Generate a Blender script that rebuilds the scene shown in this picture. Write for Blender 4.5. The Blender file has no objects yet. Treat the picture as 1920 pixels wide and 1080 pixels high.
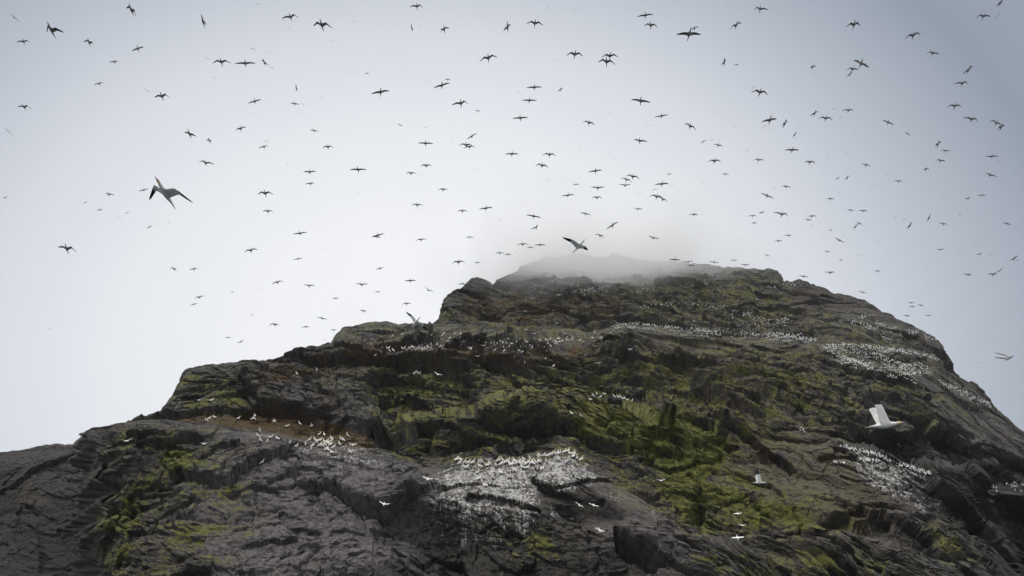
import bpy, math, random
import numpy as np
from mathutils import Vector, Matrix
from mathutils.bvhtree import BVHTree

SC = bpy.context.scene
COL = SC.collection
rad = math.radians

# ------------------------------------------------------------------ camera
PITCH = rad(30.0)
FPX = 1371.0                      # focal length in pixels of a 1920 wide frame
CAM = np.array([0.0, 0.0, 2.5])
cam_d = bpy.data.cameras.new("camera")
cam_d.sensor_width = 36.0
cam_d.lens = FPX / 1920.0 * 36.0
cam_d.clip_start = 0.1
cam_d.clip_end = 20000.0
cam = bpy.data.objects.new("camera", cam_d)
cam.location = CAM
cam.rotation_euler = (math.pi / 2 + PITCH, 0, 0)
COL.objects.link(cam)
SC.camera = cam

# ------------------------------------------------------------------ sky, sun, exposure
SUN_EL, SUN_AZ = rad(66), rad(215)          # azimuth measured from +Y towards +X
wd = bpy.data.worlds.new("World")
SC.world = wd
wd.use_nodes = True
nt = wd.node_tree
nt.nodes.clear()
N = nt.nodes.new
Lk = nt.links.new
w_out = N("ShaderNodeOutputWorld")
w_bg = N("ShaderNodeBackground")
w_bg.inputs["Strength"].default_value = 0.1
w_sky = N("ShaderNodeTexSky")
w_sky.sky_type = 'NISHITA'
w_sky.sun_disc = False
w_sky.sun_elevation = SUN_EL
w_sky.sun_rotation = SUN_AZ
w_sky.air_density = 1.0
w_sky.dust_density = 4.0
tc = N("ShaderNodeTexCoord")
# overcast dome: brightest low over the stack where the fog thins, blue grey towards the zenith
glow_dir = Vector((-0.10, math.cos(rad(24)), math.sin(rad(24)))).normalized()
vdot = N("ShaderNodeVectorMath"); vdot.operation = 'DOT_PRODUCT'
vdot.inputs[1].default_value = glow_dir
vsc = N("ShaderNodeVectorMath"); vsc.operation = 'MULTIPLY'; vsc.inputs[1].default_value = (0.80, 1, 1)
vno = N("ShaderNodeVectorMath"); vno.operation = 'NORMALIZE'
Lk(tc.outputs["Generated"], vsc.inputs[0]); Lk(vsc.outputs[0], vno.inputs[0]); Lk(vno.outputs[0], vdot.inputs[0])
ac = N("ShaderNodeMath"); ac.operation = 'ARCCOSINE'
Lk(vdot.outputs["Value"], ac.inputs[0])
mr = N("ShaderNodeMapRange"); mr.inputs["From Min"].default_value = 0.0
mr.inputs["From Max"].default_value = math.pi
Lk(ac.outputs[0], mr.inputs["Value"])
ramp = N("ShaderNodeValToRGB")
cr = ramp.color_ramp
SKY_STOPS = [(0.0, (9.1, 9.2, 9.35)), (0.06, (9.0, 9.1, 9.3)), (0.10, (8.2, 8.4, 8.75)), (0.14, (6.8, 7.1, 7.65)),
             (0.175, (4.8, 5.2, 5.9)), (0.215, (2.7, 3.1, 3.85)), (0.25, (3.2, 3.6, 4.3)), (0.37, (17.0, 17.2, 17.6)), (0.50, (14.0, 14.2, 14.6)), (0.62, (7.5, 7.7, 8.0)), (1.0, (5.0, 5.1, 5.3))]
while len(cr.elements) < len(SKY_STOPS):
    cr.elements.new(0.5)
for e, (p, c) in zip(cr.elements, SKY_STOPS):
    e.position = p
    e.color = (c[0] / 20, c[1] / 20, c[2] / 20, 1)
Lk(mr.outputs[0], ramp.inputs[0])
# very soft cloud unevenness
wn = N("ShaderNodeTexNoise"); wn.inputs["Scale"].default_value = 1.6; wn.inputs["Detail"].default_value = 3.0
Lk(tc.outputs["Generated"], wn.inputs["Vector"])
wm = N("ShaderNodeMapRange"); wm.inputs["To Min"].default_value = 18.6; wm.inputs["To Max"].default_value = 21.4
Lk(wn.outputs["Fac"], wm.inputs["Value"])
wsc = N("ShaderNodeVectorMath"); wsc.operation = 'SCALE'
Lk(ramp.outputs["Color"], wsc.inputs[0]); Lk(wm.outputs[0], wsc.inputs["Scale"])
wmix = N("ShaderNodeMix"); wmix.data_type = 'RGBA'; wmix.inputs["Factor"].default_value = 0.025
Lk(wsc.outputs[0], wmix.inputs["A"]); Lk(w_sky.outputs["Color"], wmix.inputs["B"])
Lk(wmix.outputs["Result"], w_bg.inputs["Color"])
Lk(w_bg.outputs[0], w_out.inputs["Surface"])

sun_d = bpy.data.lights.new("sun", 'SUN')
sun_d.energy = 2.0
sun_d.angle = rad(25)
sun_d.color = (1.0, 0.97, 0.92)
sun = bpy.data.objects.new("sun", sun_d)
sdir = Vector((math.sin(SUN_AZ) * math.cos(SUN_EL), math.cos(SUN_AZ) * math.cos(SUN_EL), math.sin(SUN_EL)))
sun.rotation_euler = sdir.to_track_quat('Z', 'Y').to_euler()
COL.objects.link(sun)

SC.view_settings.view_transform = 'Standard'
SC.view_settings.look = 'None'
SC.view_settings.exposure = 0.0
SC.view_settings.gamma = 1.0
SC.render.engine = 'CYCLES'
SC.cycles.use_denoising = True
SC.cycles.max_bounces = 14
SC.cycles.diffuse_bounces = 2
SC.cycles.glossy_bounces = 2
SC.cycles.volume_bounces = 12
SC.cycles.use_adaptive_sampling = True
SC.cycles.adaptive_threshold = 0.01

# ------------------------------------------------------------------ helpers
CP, SP = math.cos(PITCH), math.sin(PITCH)


def ray(px, py):
    """direction through a point of the frame (camera right = +X, level forward = +Y)"""
    x = (np.asarray(px, float) - 960) / FPX
    y = (540 - np.asarray(py, float)) / FPX
    return np.stack([x, CP - y * SP, SP + y * CP], -1)


def point(px, py, Y):
    d = ray(px, py)
    return CAM + d * (np.asarray(Y, float) / d[..., 1])[..., None]


rng = np.random.default_rng(7)
PERM = rng.permutation(1024)
PERM = np.concatenate([PERM, PERM, PERM, PERM])
VAL = rng.random(1024) * 2 - 1
TAB = rng.random((1024, 3))


def hash3(i, j, k):
    return PERM[PERM[PERM[i & 1023] + (j & 1023)] + (k & 1023)]


def vnoise(p):
    """value noise, -1..1"""
    f = np.floor(p)
    i = f.astype(np.int64)
    u = p - f
    u = u * u * u * (u * (u * 6 - 15) + 10)
    r = 0
    for a in (0, 1):
        wx = u[:, 0] if a else 1 - u[:, 0]
        for b in (0, 1):
            wy = u[:, 1] if b else 1 - u[:, 1]
            for c in (0, 1):
                wz = u[:, 2] if c else 1 - u[:, 2]
                r = r + wx * wy * wz * VAL[hash3(i[:, 0] + a, i[:, 1] + b, i[:, 2] + c)]
    return r


ROT = np.array([[0.36, 0.48, -0.8], [-0.8, 0.6, 0.0], [0.48, 0.64, 0.6]])


def fbm(p, octaves=4, gain=0.5, lac=2.03):
    r, a = 0, 1.0
    for _ in range(octaves):
        r = r + a * vnoise(p)
        p = p @ ROT.T * lac + 17.3
        a *= gain
    return r


def facets(p, seed=0):
    """broken-block relief: each cell of a jittered lattice is one tilted plane; returns height and edge distance"""
    f = np.floor(p).astype(np.int64)
    best = np.full(len(p), 1e9)
    second = np.full(len(p), 1e9)
    bid = np.zeros(len(p), np.int64)
    bdiff = np.zeros_like(p)
    for a in (-1, 0, 1):
        for b in (-1, 0, 1):
            for c in (-1, 0, 1):
                h = hash3(f[:, 0] + a + seed, f[:, 1] + b, f[:, 2] + c)
                q = f + np.array([a, b, c]) + 0.5 + (TAB[h] - 0.5) * 0.95
                d = p - q
                dd = (d * d).sum(1)
                m = dd < best
                second = np.where(m, best, np.minimum(second, dd))
                best = np.where(m, dd, best)
                bid = np.where(m, h, bid)
                bdiff = np.where(m[:, None], d, bdiff)
    tilt = (TAB[(bid * 7 + 13) & 1023] - 0.5) * 2.0
    hgt = (bdiff * tilt).sum(1) * 1.1 + (TAB[(bid * 5 + 3) & 1023, 0] - 0.5) * 1.0
    edge = np.sqrt(second) - np.sqrt(best)
    return hgt, edge


# painted areas of the rock (what grows on it, where it is hollowed), rasterised on a coarse grid
GW, GH, GX0, GY0, GS = 1280, 420, -320.0, 440.0, 2.0       # 2 px cells over x -320..2240, y 440..1280
GXX, GYY = np.meshgrid(GX0 + (np.arange(GW) + 0.5) * GS, GY0 + (np.arange(GH) + 0.5) * GS)


def poly_mask(poly):
    inside = np.zeros(GXX.shape, bool)
    n = len(poly)
    for k in range(n):
        x1, y1 = poly[k]
        x2, y2 = poly[(k + 1) % n]
        if y1 == y2:
            continue
        c = ((y1 > GYY) != (y2 > GYY)) & (GXX < (x2 - x1) * (GYY - y1) / (y2 - y1) + x1)
        inside ^= c
    return inside.astype(float)


def line_mask(pts, width):
    best = np.full(GXX.shape, 1e9)
    for (x1, y1), (x2, y2) in zip(pts[:-1], pts[1:]):
        dx, dy = x2 - x1, y2 - y1
        t = np.clip(((GXX - x1) * dx + (GYY - y1) * dy) / (dx * dx + dy * dy + 1e-9), 0, 1)
        best = np.minimum(best, np.hypot(GXX - x1 - t * dx, GYY - y1 - t * dy))
    return np.clip(1 - best / width, 0, 1)


def blur(a, r):
    r = int(round(r / GS))
    if r < 1:
        return a
    for _ in range(2):
        for ax in (0, 1):
            pad = [(0, 0), (0, 0)]
            pad[ax] = (r + 1, r)
            c = np.cumsum(np.pad(a, pad, mode='edge'), axis=ax)
            n = a.shape[ax]
            hi = np.take(c, np.arange(2 * r + 1, 2 * r + 1 + n), axis=ax)
            lo = np.take(c, np.arange(0, n), axis=ax)
            a = (hi - lo) / (2 * r + 1)
    return a


def paint(items):
    out = np.zeros(GXX.shape)
    for strength, soft, shape in items:
        if isinstance(shape, tuple):            # (points, width) = a stroke
            m = line_mask(shape[0], shape[1])
        else:
            m = poly_mask(shape)
        m = blur(m, soft)
        out = np.maximum(out, m * strength) if strength > 0 else out + m * strength
    return out


def lookup(grid, x, y):
    gx = np.clip((x - GX0) / GS - 0.5, 0, GW - 1.001)
    gy = np.clip((y - GY0) / GS - 0.5, 0, GH - 1.001)
    i, j = gx.astype(int), gy.astype(int)
    u, v = gx - i, gy - j
    return (grid[j, i] * (1 - u) * (1 - v) + grid[j, i + 1] * u * (1 - v) + grid[j + 1, i] * (1 - u) * v + grid[j + 1, i + 1] * u * v)
# ------------------------------------------------------------------ rock material
def new_mat(name):
    m = bpy.data.materials.new(name)
    m.use_nodes = True
    t = m.node_tree
    t.nodes.clear()
    return m, t


class G:
    """small helper to write node graphs"""

    def __init__(self, t):
        self.t = t

    def n(self, kind, **kw):
        nd = self.t.nodes.new(kind)
        for k, v in kw.items():
            setattr(nd, k, v)
        return nd

    def put(self, sock, v):
        if hasattr(v, "is_output"):
            self.t.links.new(v, sock)
        else:
            sock.default_value = v

    def math(self, op, a, b=0.0, clamp=False):
        nd = self.n("ShaderNodeMath", operation=op, use_clamp=clamp)
        self.put(nd.inputs[0], a)
        self.put(nd.inputs[1], b)
        return nd.outputs[0]

    def mix(self, f, a, b):
        nd = self.n("ShaderNodeMix", data_type='RGBA')
        self.put(nd.inputs["Factor"], f)
        self.put(nd.inputs["A"], a if hasattr(a, "is_output") else (*a, 1))
        self.put(nd.inputs["B"], b if hasattr(b, "is_output") else (*b, 1))
        return nd.outputs["Result"]

    def noise(self, vec, scale, detail=4.0, rough=0.55):
        nd = self.n("ShaderNodeTexNoise")
        self.put(nd.inputs["Vector"], vec)
        nd.inputs["Scale"].default_value = scale
        nd.inputs["Detail"].default_value = detail
        nd.inputs["Roughness"].default_value = rough
        return nd.outputs["Fac"]

    def ramp(self, v, lo, hi, a=0.0, b=1.0, smooth=True):
        nd = self.n("ShaderNodeMapRange", interpolation_type='SMOOTHSTEP' if smooth else 'LINEAR')
        self.put(nd.inputs["Value"], v)
        self.put(nd.inputs["From Min"], lo)
        self.put(nd.inputs["From Max"], hi)
        self.put(nd.inputs["To Min"], a)
        self.put(nd.inputs["To Max"], b)
        return nd.outputs[0]

    def attr(self, name):
        nd = self.n("ShaderNodeAttribute", attribute_name=name)
        return nd.outputs["Fac"]


def rock_material():
    m, t = new_mat("cliff_rock")
    g = G(t)
    pos = g.n("ShaderNodeNewGeometry")
    P = pos.outputs["Position"]
    nz = g.n("ShaderNodeSeparateXYZ")
    t.links.new(pos.outputs["Normal"], nz.inputs[0])
    up = nz.outputs["Z"]
    mp = g.n("ShaderNodeMapping")                       # stretched down the face: runs and stains
    t.links.new(P, mp.inputs["Vector"])
    mp.inputs["Scale"].default_value = (1.0, 0.7, 0.14)
    mp.inputs["Rotation"].default_value = (0, rad(14), 0)
    S = mp.outputs["Vector"]
    sep = g.n("ShaderNodeSeparateXYZ")                  # stretched along the beds
    t.links.new(P, sep.inputs[0])
    cmb = g.n("ShaderNodeCombineXYZ")
    t.links.new(g.math('MULTIPLY', sep.outputs["X"], 0.34), cmb.inputs["X"])
    t.links.new(g.math('MULTIPLY', sep.outputs["Y"], 0.4), cmb.inputs["Y"])
    t.links.new(g.math('MULTIPLY', g.attr("bed"), 1.5), cmb.inputs["Z"])
    B = cmb.outputs[0]
    n_big = g.noise(P, 0.05, 3)
    n_mid = g.noise(P, 0.28, 5)
    n_fine = g.noise(P, 1.6, 6, 0.62)
    n_bed = g.noise(B, 0.7, 5, 0.6)
    n_run = g.noise(S, 0.8, 5, 0.6)
    n_run2 = g.noise(S, 4.6, 5, 0.65)
    n_spk = g.noise(P, 4.0, 4, 0.65)
    # bare rock: near black wet basalt to warm grey
    rock = g.mix(g.ramp(n_mid, 0.36, 0.64), (0.021, 0.0185, 0.0170), (0.064, 0.056, 0.049))
    rock = g.mix(g.ramp(n_bed, 0.44, 0.66, 0, 0.65), rock, (0.085, 0.077, 0.066))
    rock = g.mix(g.ramp(n_fine, 0.52, 0.72, 0, 0.6), rock, (0.125, 0.118, 0.110))
    rock = g.mix(g.ramp(n_fine, 0.46, 0.32, 0, 0.75), rock, (0.012, 0.011, 0.0115))
    rock = g.mix(g.ramp(n_spk, 0.62, 0.80, 0, 0.5), rock, (0.19, 0.18, 0.17))
    rock = g.mix(g.math('MULTIPLY', g.attr("dark"), 0.7), rock, (0.016, 0.015, 0.015))  # shade of caves and recesses mixed into the colour, with the darker headland rock
    pale = g.math('MULTIPLY', g.attr("pale"), g.ramp(g.math('ADD', n_fine, g.math('MULTIPLY', n_mid, 0.6)), 0.6, 0.98, 0.2, 1.0))
    rock = g.mix(pale, rock, (0.130, 0.119, 0.122))
    # brown algae runs
    br = g.math('MULTIPLY', g.attr("brown"), g.ramp(n_run, 0.38, 0.62))
    rock = g.mix(br, rock, (0.078, 0.060, 0.036))
    rock = g.mix(g.math('MULTIPLY', g.attr("brown"), g.ramp(n_run2, 0.55, 0.75, 0, 0.7)), rock, (0.105, 0.090, 0.062))
    # grey green lichen, everywhere a little
    li = g.math('MULTIPLY', g.ramp(g.math('ADD', n_mid, g.math('MULTIPLY', up, 0.16)), 0.45, 0.62), g.ramp(n_fine, 0.36, 0.56))
    li = g.math('MULTIPLY', li, g.ramp(g.attr("lichen"), 0.0, 1.0, 0.08, 1.0))
    rock = g.mix(li, rock, (0.090, 0.088, 0.050))
    # moss: on the upper sides of blocks first
    mm = g.math('ADD', g.attr("moss"), g.math('MULTIPLY', up, 0.30))
    mm = g.math('ADD', mm, g.math('MULTIPLY', g.math('SUBTRACT', n_mid, 0.5), 1.9))
    mm = g.math('ADD', mm, g.math('MULTIPLY', g.math('SUBTRACT', n_fine, 0.5), 1.5))
    mf = g.math('MULTIPLY', g.ramp(mm, 0.42, 0.78), g.ramp(g.attr("moss"), 0.05, 0.3))
    mcol = g.mix(g.ramp(n_fine, 0.36, 0.64), (0.034, 0.037, 0.009), (0.106, 0.111, 0.024))
    mcol = g.mix(g.ramp(n_big, 0.42, 0.6), mcol, (0.098, 0.098, 0.028))
    mcol = g.mix(g.ramp(n_spk, 0.56, 0.72, 0, 0.6), mcol, (0.155, 0.170, 0.034))
    rock = g.mix(mf, rock, mcol)
    # rust coloured turf and sorrel
    tt = g.math('ADD', g.attr("turf"), g.math('MULTIPLY', g.math('SUBTRACT', n_mid, 0.5), 1.2))
    tt = g.math('ADD', tt, g.math('MULTIPLY', g.math('SUBTRACT', n_fine, 0.5), 1.6))
    tf = g.math('MULTIPLY', g.ramp(tt, 0.42, 0.62), g.ramp(g.attr("turf"), 0.05, 0.25))
    tcol = g.mix(g.ramp(n_fine, 0.35, 0.62), (0.034, 0.027, 0.012), (0.072, 0.043, 0.018))
    tcol = g.mix(g.ramp(n_spk, 0.55, 0.72, 0, 0.7), tcol, (0.16, 0.062, 0.018))
    tcol = g.mix(g.ramp(g.noise(P, 0.22, 3), 0.52, 0.68, 0, 0.7), tcol, (0.048, 0.048, 0.015))
    rock = g.mix(tf, rock, tcol)
    # droppings: runs and splashes below the nests
    gg = g.math('ADD', g.attr("guano"), g.math('MULTIPLY', g.math('SUBTRACT', n_run, 0.5), 1.3))
    gg = g.math('ADD', gg, g.math('MULTIPLY', g.math('SUBTRACT', n_spk, 0.5), 1.4))
    gg = g.math('ADD', gg, g.math('MULTIPLY', g.math('SUBTRACT', n_fine, 0.5), 1.0))
    gg = g.math('ADD', gg, g.math('MULTIPLY', g.math('SUBTRACT', n_run2, 0.5), 1.6))
    gg = g.math('ADD', gg, g.math('MULTIPLY', up, 0.15))
    gf = g.math('MULTIPLY', g.ramp(gg, 0.45, 1.0, 0, 0.9), g.ramp(g.attr("guano"), 0.05, 0.3))
    rock = g.mix(gf, rock, g.mix(g.ramp(n_spk, 0.4, 0.65), (0.26, 0.255, 0.245), (0.56, 0.545, 0.52)))
    bsdf = g.n("ShaderNodeBsdfPrincipled")
    t.links.new(rock, bsdf.inputs["Base Color"])
    t.links.new(g.ramp(n_mid, 0.3, 0.7, 0.48, 0.8), bsdf.inputs["Roughness"])
    bsdf.inputs["Specular IOR Level"].default_value = 0.14
    h = g.math('ADD', g.math('MULTIPLY', n_fine, 0.75), g.math('MULTIPLY', n_bed, 0.8))
    h = g.math('ADD', h, g.math('MULTIPLY', n_spk, 0.25))
    bp = g.n("ShaderNodeBump")
    bp.inputs["Strength"].default_value = 0.8
    bp.inputs["Distance"].default_value = 0.5
    t.links.new(h, bp.inputs["Height"])
    t.links.new(bp.outputs[0], bsdf.inputs["Normal"])
    out = g.n("ShaderNodeOutputMaterial")
    t.links.new(bsdf.outputs[0], out.inputs["Surface"])
    return m


ROCK = rock_material()

# ------------------------------------------------------------------ what covers the rock, and its hollows
A_MOSS = paint([
    (1.0, 14, [(1050, 800), (1085, 748), (1130, 742), (1200, 757), (1290, 772), (1350, 800), (1390, 850), (1350, 890), (1310, 950), (1390, 985), (1330, 1000), (1260, 950), (1220, 880), (1150, 850), (1080, 840)]),
    (0.75, 14, [(1230, 900), (1300, 960), (1390, 995), (1500, 1005), (1650, 985), (1690, 1000), (1560, 960), (1450, 930), (1360, 900)]),
    (0.62, 18, [(830, 690), (940, 692), (1080, 680), (1250, 650), (1330, 700), (1400, 790), (1290, 772), (1130, 735), (1000, 740), (900, 725)]),
    (0.72, 10, [(680, 694), (760, 692), (860, 700), (900, 730), (880, 758), (740, 750), (690, 722)]),
    (0.60, 14, [(730, 850), (780, 812), (900, 790), (1030, 770), (1040, 795), (1000, 832), (850, 852), (760, 866)]),
    (0.75, 10, [(182, 960), (240, 900), (270, 960), (235, 1080), (180, 1080)]),
    (0.9, 8, [(292, 832), (350, 832), (372, 866), (300, 886)]),
    (0.6, 8, [(200, 825), (240, 792), (262, 815), (230, 860)]),
    (0.55, 8, [(400, 896), (480, 884), (492, 925), (410, 940)]),
    (0.42, 20, [(830, 560), (1000, 520), (1250, 500), (1460, 520), (1500, 620), (1160, 606), (1000, 625), (830, 610)]),
    (0.55, 10, [(1440, 1035), (1600, 1062), (1720, 1085), (1400, 1085), (1380, 1050)]),
    (0.5, 14, [(1700, 960), (1800, 980), (1850, 1085), (1760, 1065)]),
    (0.45, 12, [(320, 710), (420, 696), (480, 720), (460, 780), (310, 782)]),
    (0.5, 10, [(900, 985), (1040, 975), (1050, 1050), (960, 1070)]),
    (0.45, 20, [(1380, 690), (1530, 680), (1640, 760), (1560, 820), (1450, 800)]),
    (0.52, 40, [(700, 660), (1100, 640), (1560, 660), (1660, 900), (1560, 1000), (1300, 1010), (1180, 900), (1040, 850), (860, 870), (700, 860)]),
    (0.42, 40, [(1460, 540), (1700, 640), (1900, 830), (1760, 830), (1560, 760)]),
    (0.36, 30, [(180, 790), (420, 790), (520, 960), (420, 1085), (180, 1085)]),
    (0.52, 20, [(1330, 1020), (1560, 1020), (1800, 1085), (1200, 1085)]),
    (-0.42, 24, [(1400, 830), (1560, 800), (1640, 840), (1680, 930), (1640, 985), (1540, 950), (1420, 920)]),
    (0.35, 20, [(630, 620), (740, 606), (830, 612), (820, 640), (640, 650)]),
])
A_LICH = paint([
    (0.9, 20, [(640, 600), (830, 560), (1460, 510), (1500, 700), (1100, 760), (700, 780), (560, 690)]),
    (0.8, 20, [(320, 700), (480, 690), (480, 785), (300, 785)]),
    (0.7, 20, [(1100, 640), (1560, 660), (1640, 1000), (1150, 960)]),
    (0.5, 20, [(1460, 540), (1780, 690), (1920, 830), (1700, 700), (1500, 640)]),
])
A_TURF = paint([
    (1.25, 5, [(300, 786), (420, 778), (540, 782), (640, 796), (690, 822), (700, 840), (600, 832), (500, 806), (430, 797), (340, 790)]),
    (0.62, 12, [(600, 660), (700, 628), (800, 640), (1000, 650), (1160, 632), (1100, 668), (1000, 690), (880, 680), (760, 668), (700, 690), (600, 700), (500, 735), (470, 702)]),
    (0.45, 10, [(470, 735), (560, 720), (620, 700), (600, 690), (480, 700)]),
    (0.5, 14, [(840, 560), (960, 530), (1150, 540), (1180, 600), (1000, 615), (850, 606)]),
    (0.45, 10, [(1120, 540), (1190, 545), (1170, 600), (1120, 600)]),
])
A_GUANO = paint([
    (0.66, 14, [(820, 886), (870, 868), (1000, 862), (1040, 850), (1075, 848), (1110, 880), (1140, 905), (1060, 925), (1000, 930), (1010, 965), (900, 950), (850, 965), (805, 940)]),
    (0.56, 30, [(790, 910), (900, 900), (1010, 930), (1070, 980), (960, 1020), (850, 1020), (760, 975)]),
    (0.36, 18, [(1080, 860), (1200, 935), (1300, 1000), (1280, 1010), (1160, 950), (1080, 920)]),
    (0.62, 8, [(730, 655), (770, 636), (860, 628), (960, 640), (860, 652), (760, 664)]),
    (0.55, 4, ([(640, 655), (700, 640), (740, 650)], 8)),
    (0.8, 3, ([(1160, 609), (1200, 612), (1300, 622), (1400, 631), (1520, 637)], 8)),
    (0.85, 4, ([(1545, 650), (1620, 655), (1740, 665), (1780, 680)], 12)),
    (0.85, 4, ([(1560, 668), (1640, 690), (1740, 700)], 12)),
    (0.8, 4, ([(1590, 680), (1660, 715), (1740, 695)], 10)),
    (0.8, 4, ([(1760, 722), (1810, 740), (1860, 760)], 8)),
    (0.7, 4, ([(1590, 603), (1660, 615), (1740, 640)], 8)),
    (0.8, 4, ([(1578, 842), (1640, 862), (1700, 880), (1740, 895)], 10)),
    (0.72, 6, [(1580, 842), (1640, 858), (1720, 885), (1760, 905), (1700, 935), (1660, 930), (1610, 900)]),
    (0.5, 8, [(1690, 925), (1770, 930), (1780, 960), (1720, 960)]),
    (0.5, 10, [(960, 525), (1060, 540), (1130, 530), (1200, 525), (1270, 505), (1250, 530), (1120, 555), (1000, 560)]),
    (0.5, 4, ([(1490, 700), (1500, 740), (1500, 770)], 6)),
    (0.5, 5, ([(1290, 520), (1300, 540)], 8)),
    (0.42, 20, [(540, 820), (700, 830), (760, 870), (640, 890), (520, 850)]),
])
A_PALE = paint([
    (0.9, 24, [(380, 850), (560, 830), (700, 850), (820, 900), (800, 1000), (700, 1085), (420, 1085), (340, 1000)]),
    (0.6, 10, [(300, 796), (430, 806), (560, 824), (540, 850), (420, 830), (310, 812)]),
    (0.9, 8, [(300, 895), (360, 884), (400, 905), (380, 925), (310, 915)]),
    (0.5, 20, [(1150, 920), (1320, 1010), (1440, 1085), (1200, 1085), (1100, 1000)]),
    (0.55, 16, [(1640, 900), (1780, 930), (1760, 1000), (1660, 970)]),
    (0.35, 20, [(0, 850), (170, 820), (170, 900), (0, 900)]),
    (0.4, 16, [(560, 690), (680, 700), (760, 780), (600, 790), (540, 760)]),
    (0.4, 30, [(1620, 720), (1780, 720), (1920, 850), (1760, 840)]),
])
A_BROWN = paint([
    (0.9, 24, [(1330, 850), (1480, 780), (1600, 820), (1680, 930), (1640, 1000), (1480, 980), (1360, 960)]),
    (0.5, 24, [(1060, 640), (1500, 650), (1560, 760), (1380, 800), (1250, 700)]),
    (0.45, 16, [(600, 700), (660, 700), (650, 780), (590, 780)]),
    (0.5, 10, [(30, 880), (60, 880), (80, 940), (50, 960)]),
    (0.4, 24, [(1180, 540), (1460, 540), (1560, 620), (1240, 610)]),
])
A_DARK = paint([  # cave and recess shade painted as colour, besides the darker headland and cliff rock
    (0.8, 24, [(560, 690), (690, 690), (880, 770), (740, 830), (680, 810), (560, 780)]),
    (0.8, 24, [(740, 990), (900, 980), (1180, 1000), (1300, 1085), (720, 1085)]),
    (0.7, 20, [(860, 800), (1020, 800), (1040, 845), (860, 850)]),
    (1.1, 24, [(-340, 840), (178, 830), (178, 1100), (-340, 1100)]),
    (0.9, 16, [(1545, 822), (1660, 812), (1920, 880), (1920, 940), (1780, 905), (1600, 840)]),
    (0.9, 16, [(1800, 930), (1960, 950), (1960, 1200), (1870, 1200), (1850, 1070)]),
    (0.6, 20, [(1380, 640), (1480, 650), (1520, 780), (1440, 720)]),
    (0.5, 16, ([(190, 860), (170, 1090)], 40)),
])
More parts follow.
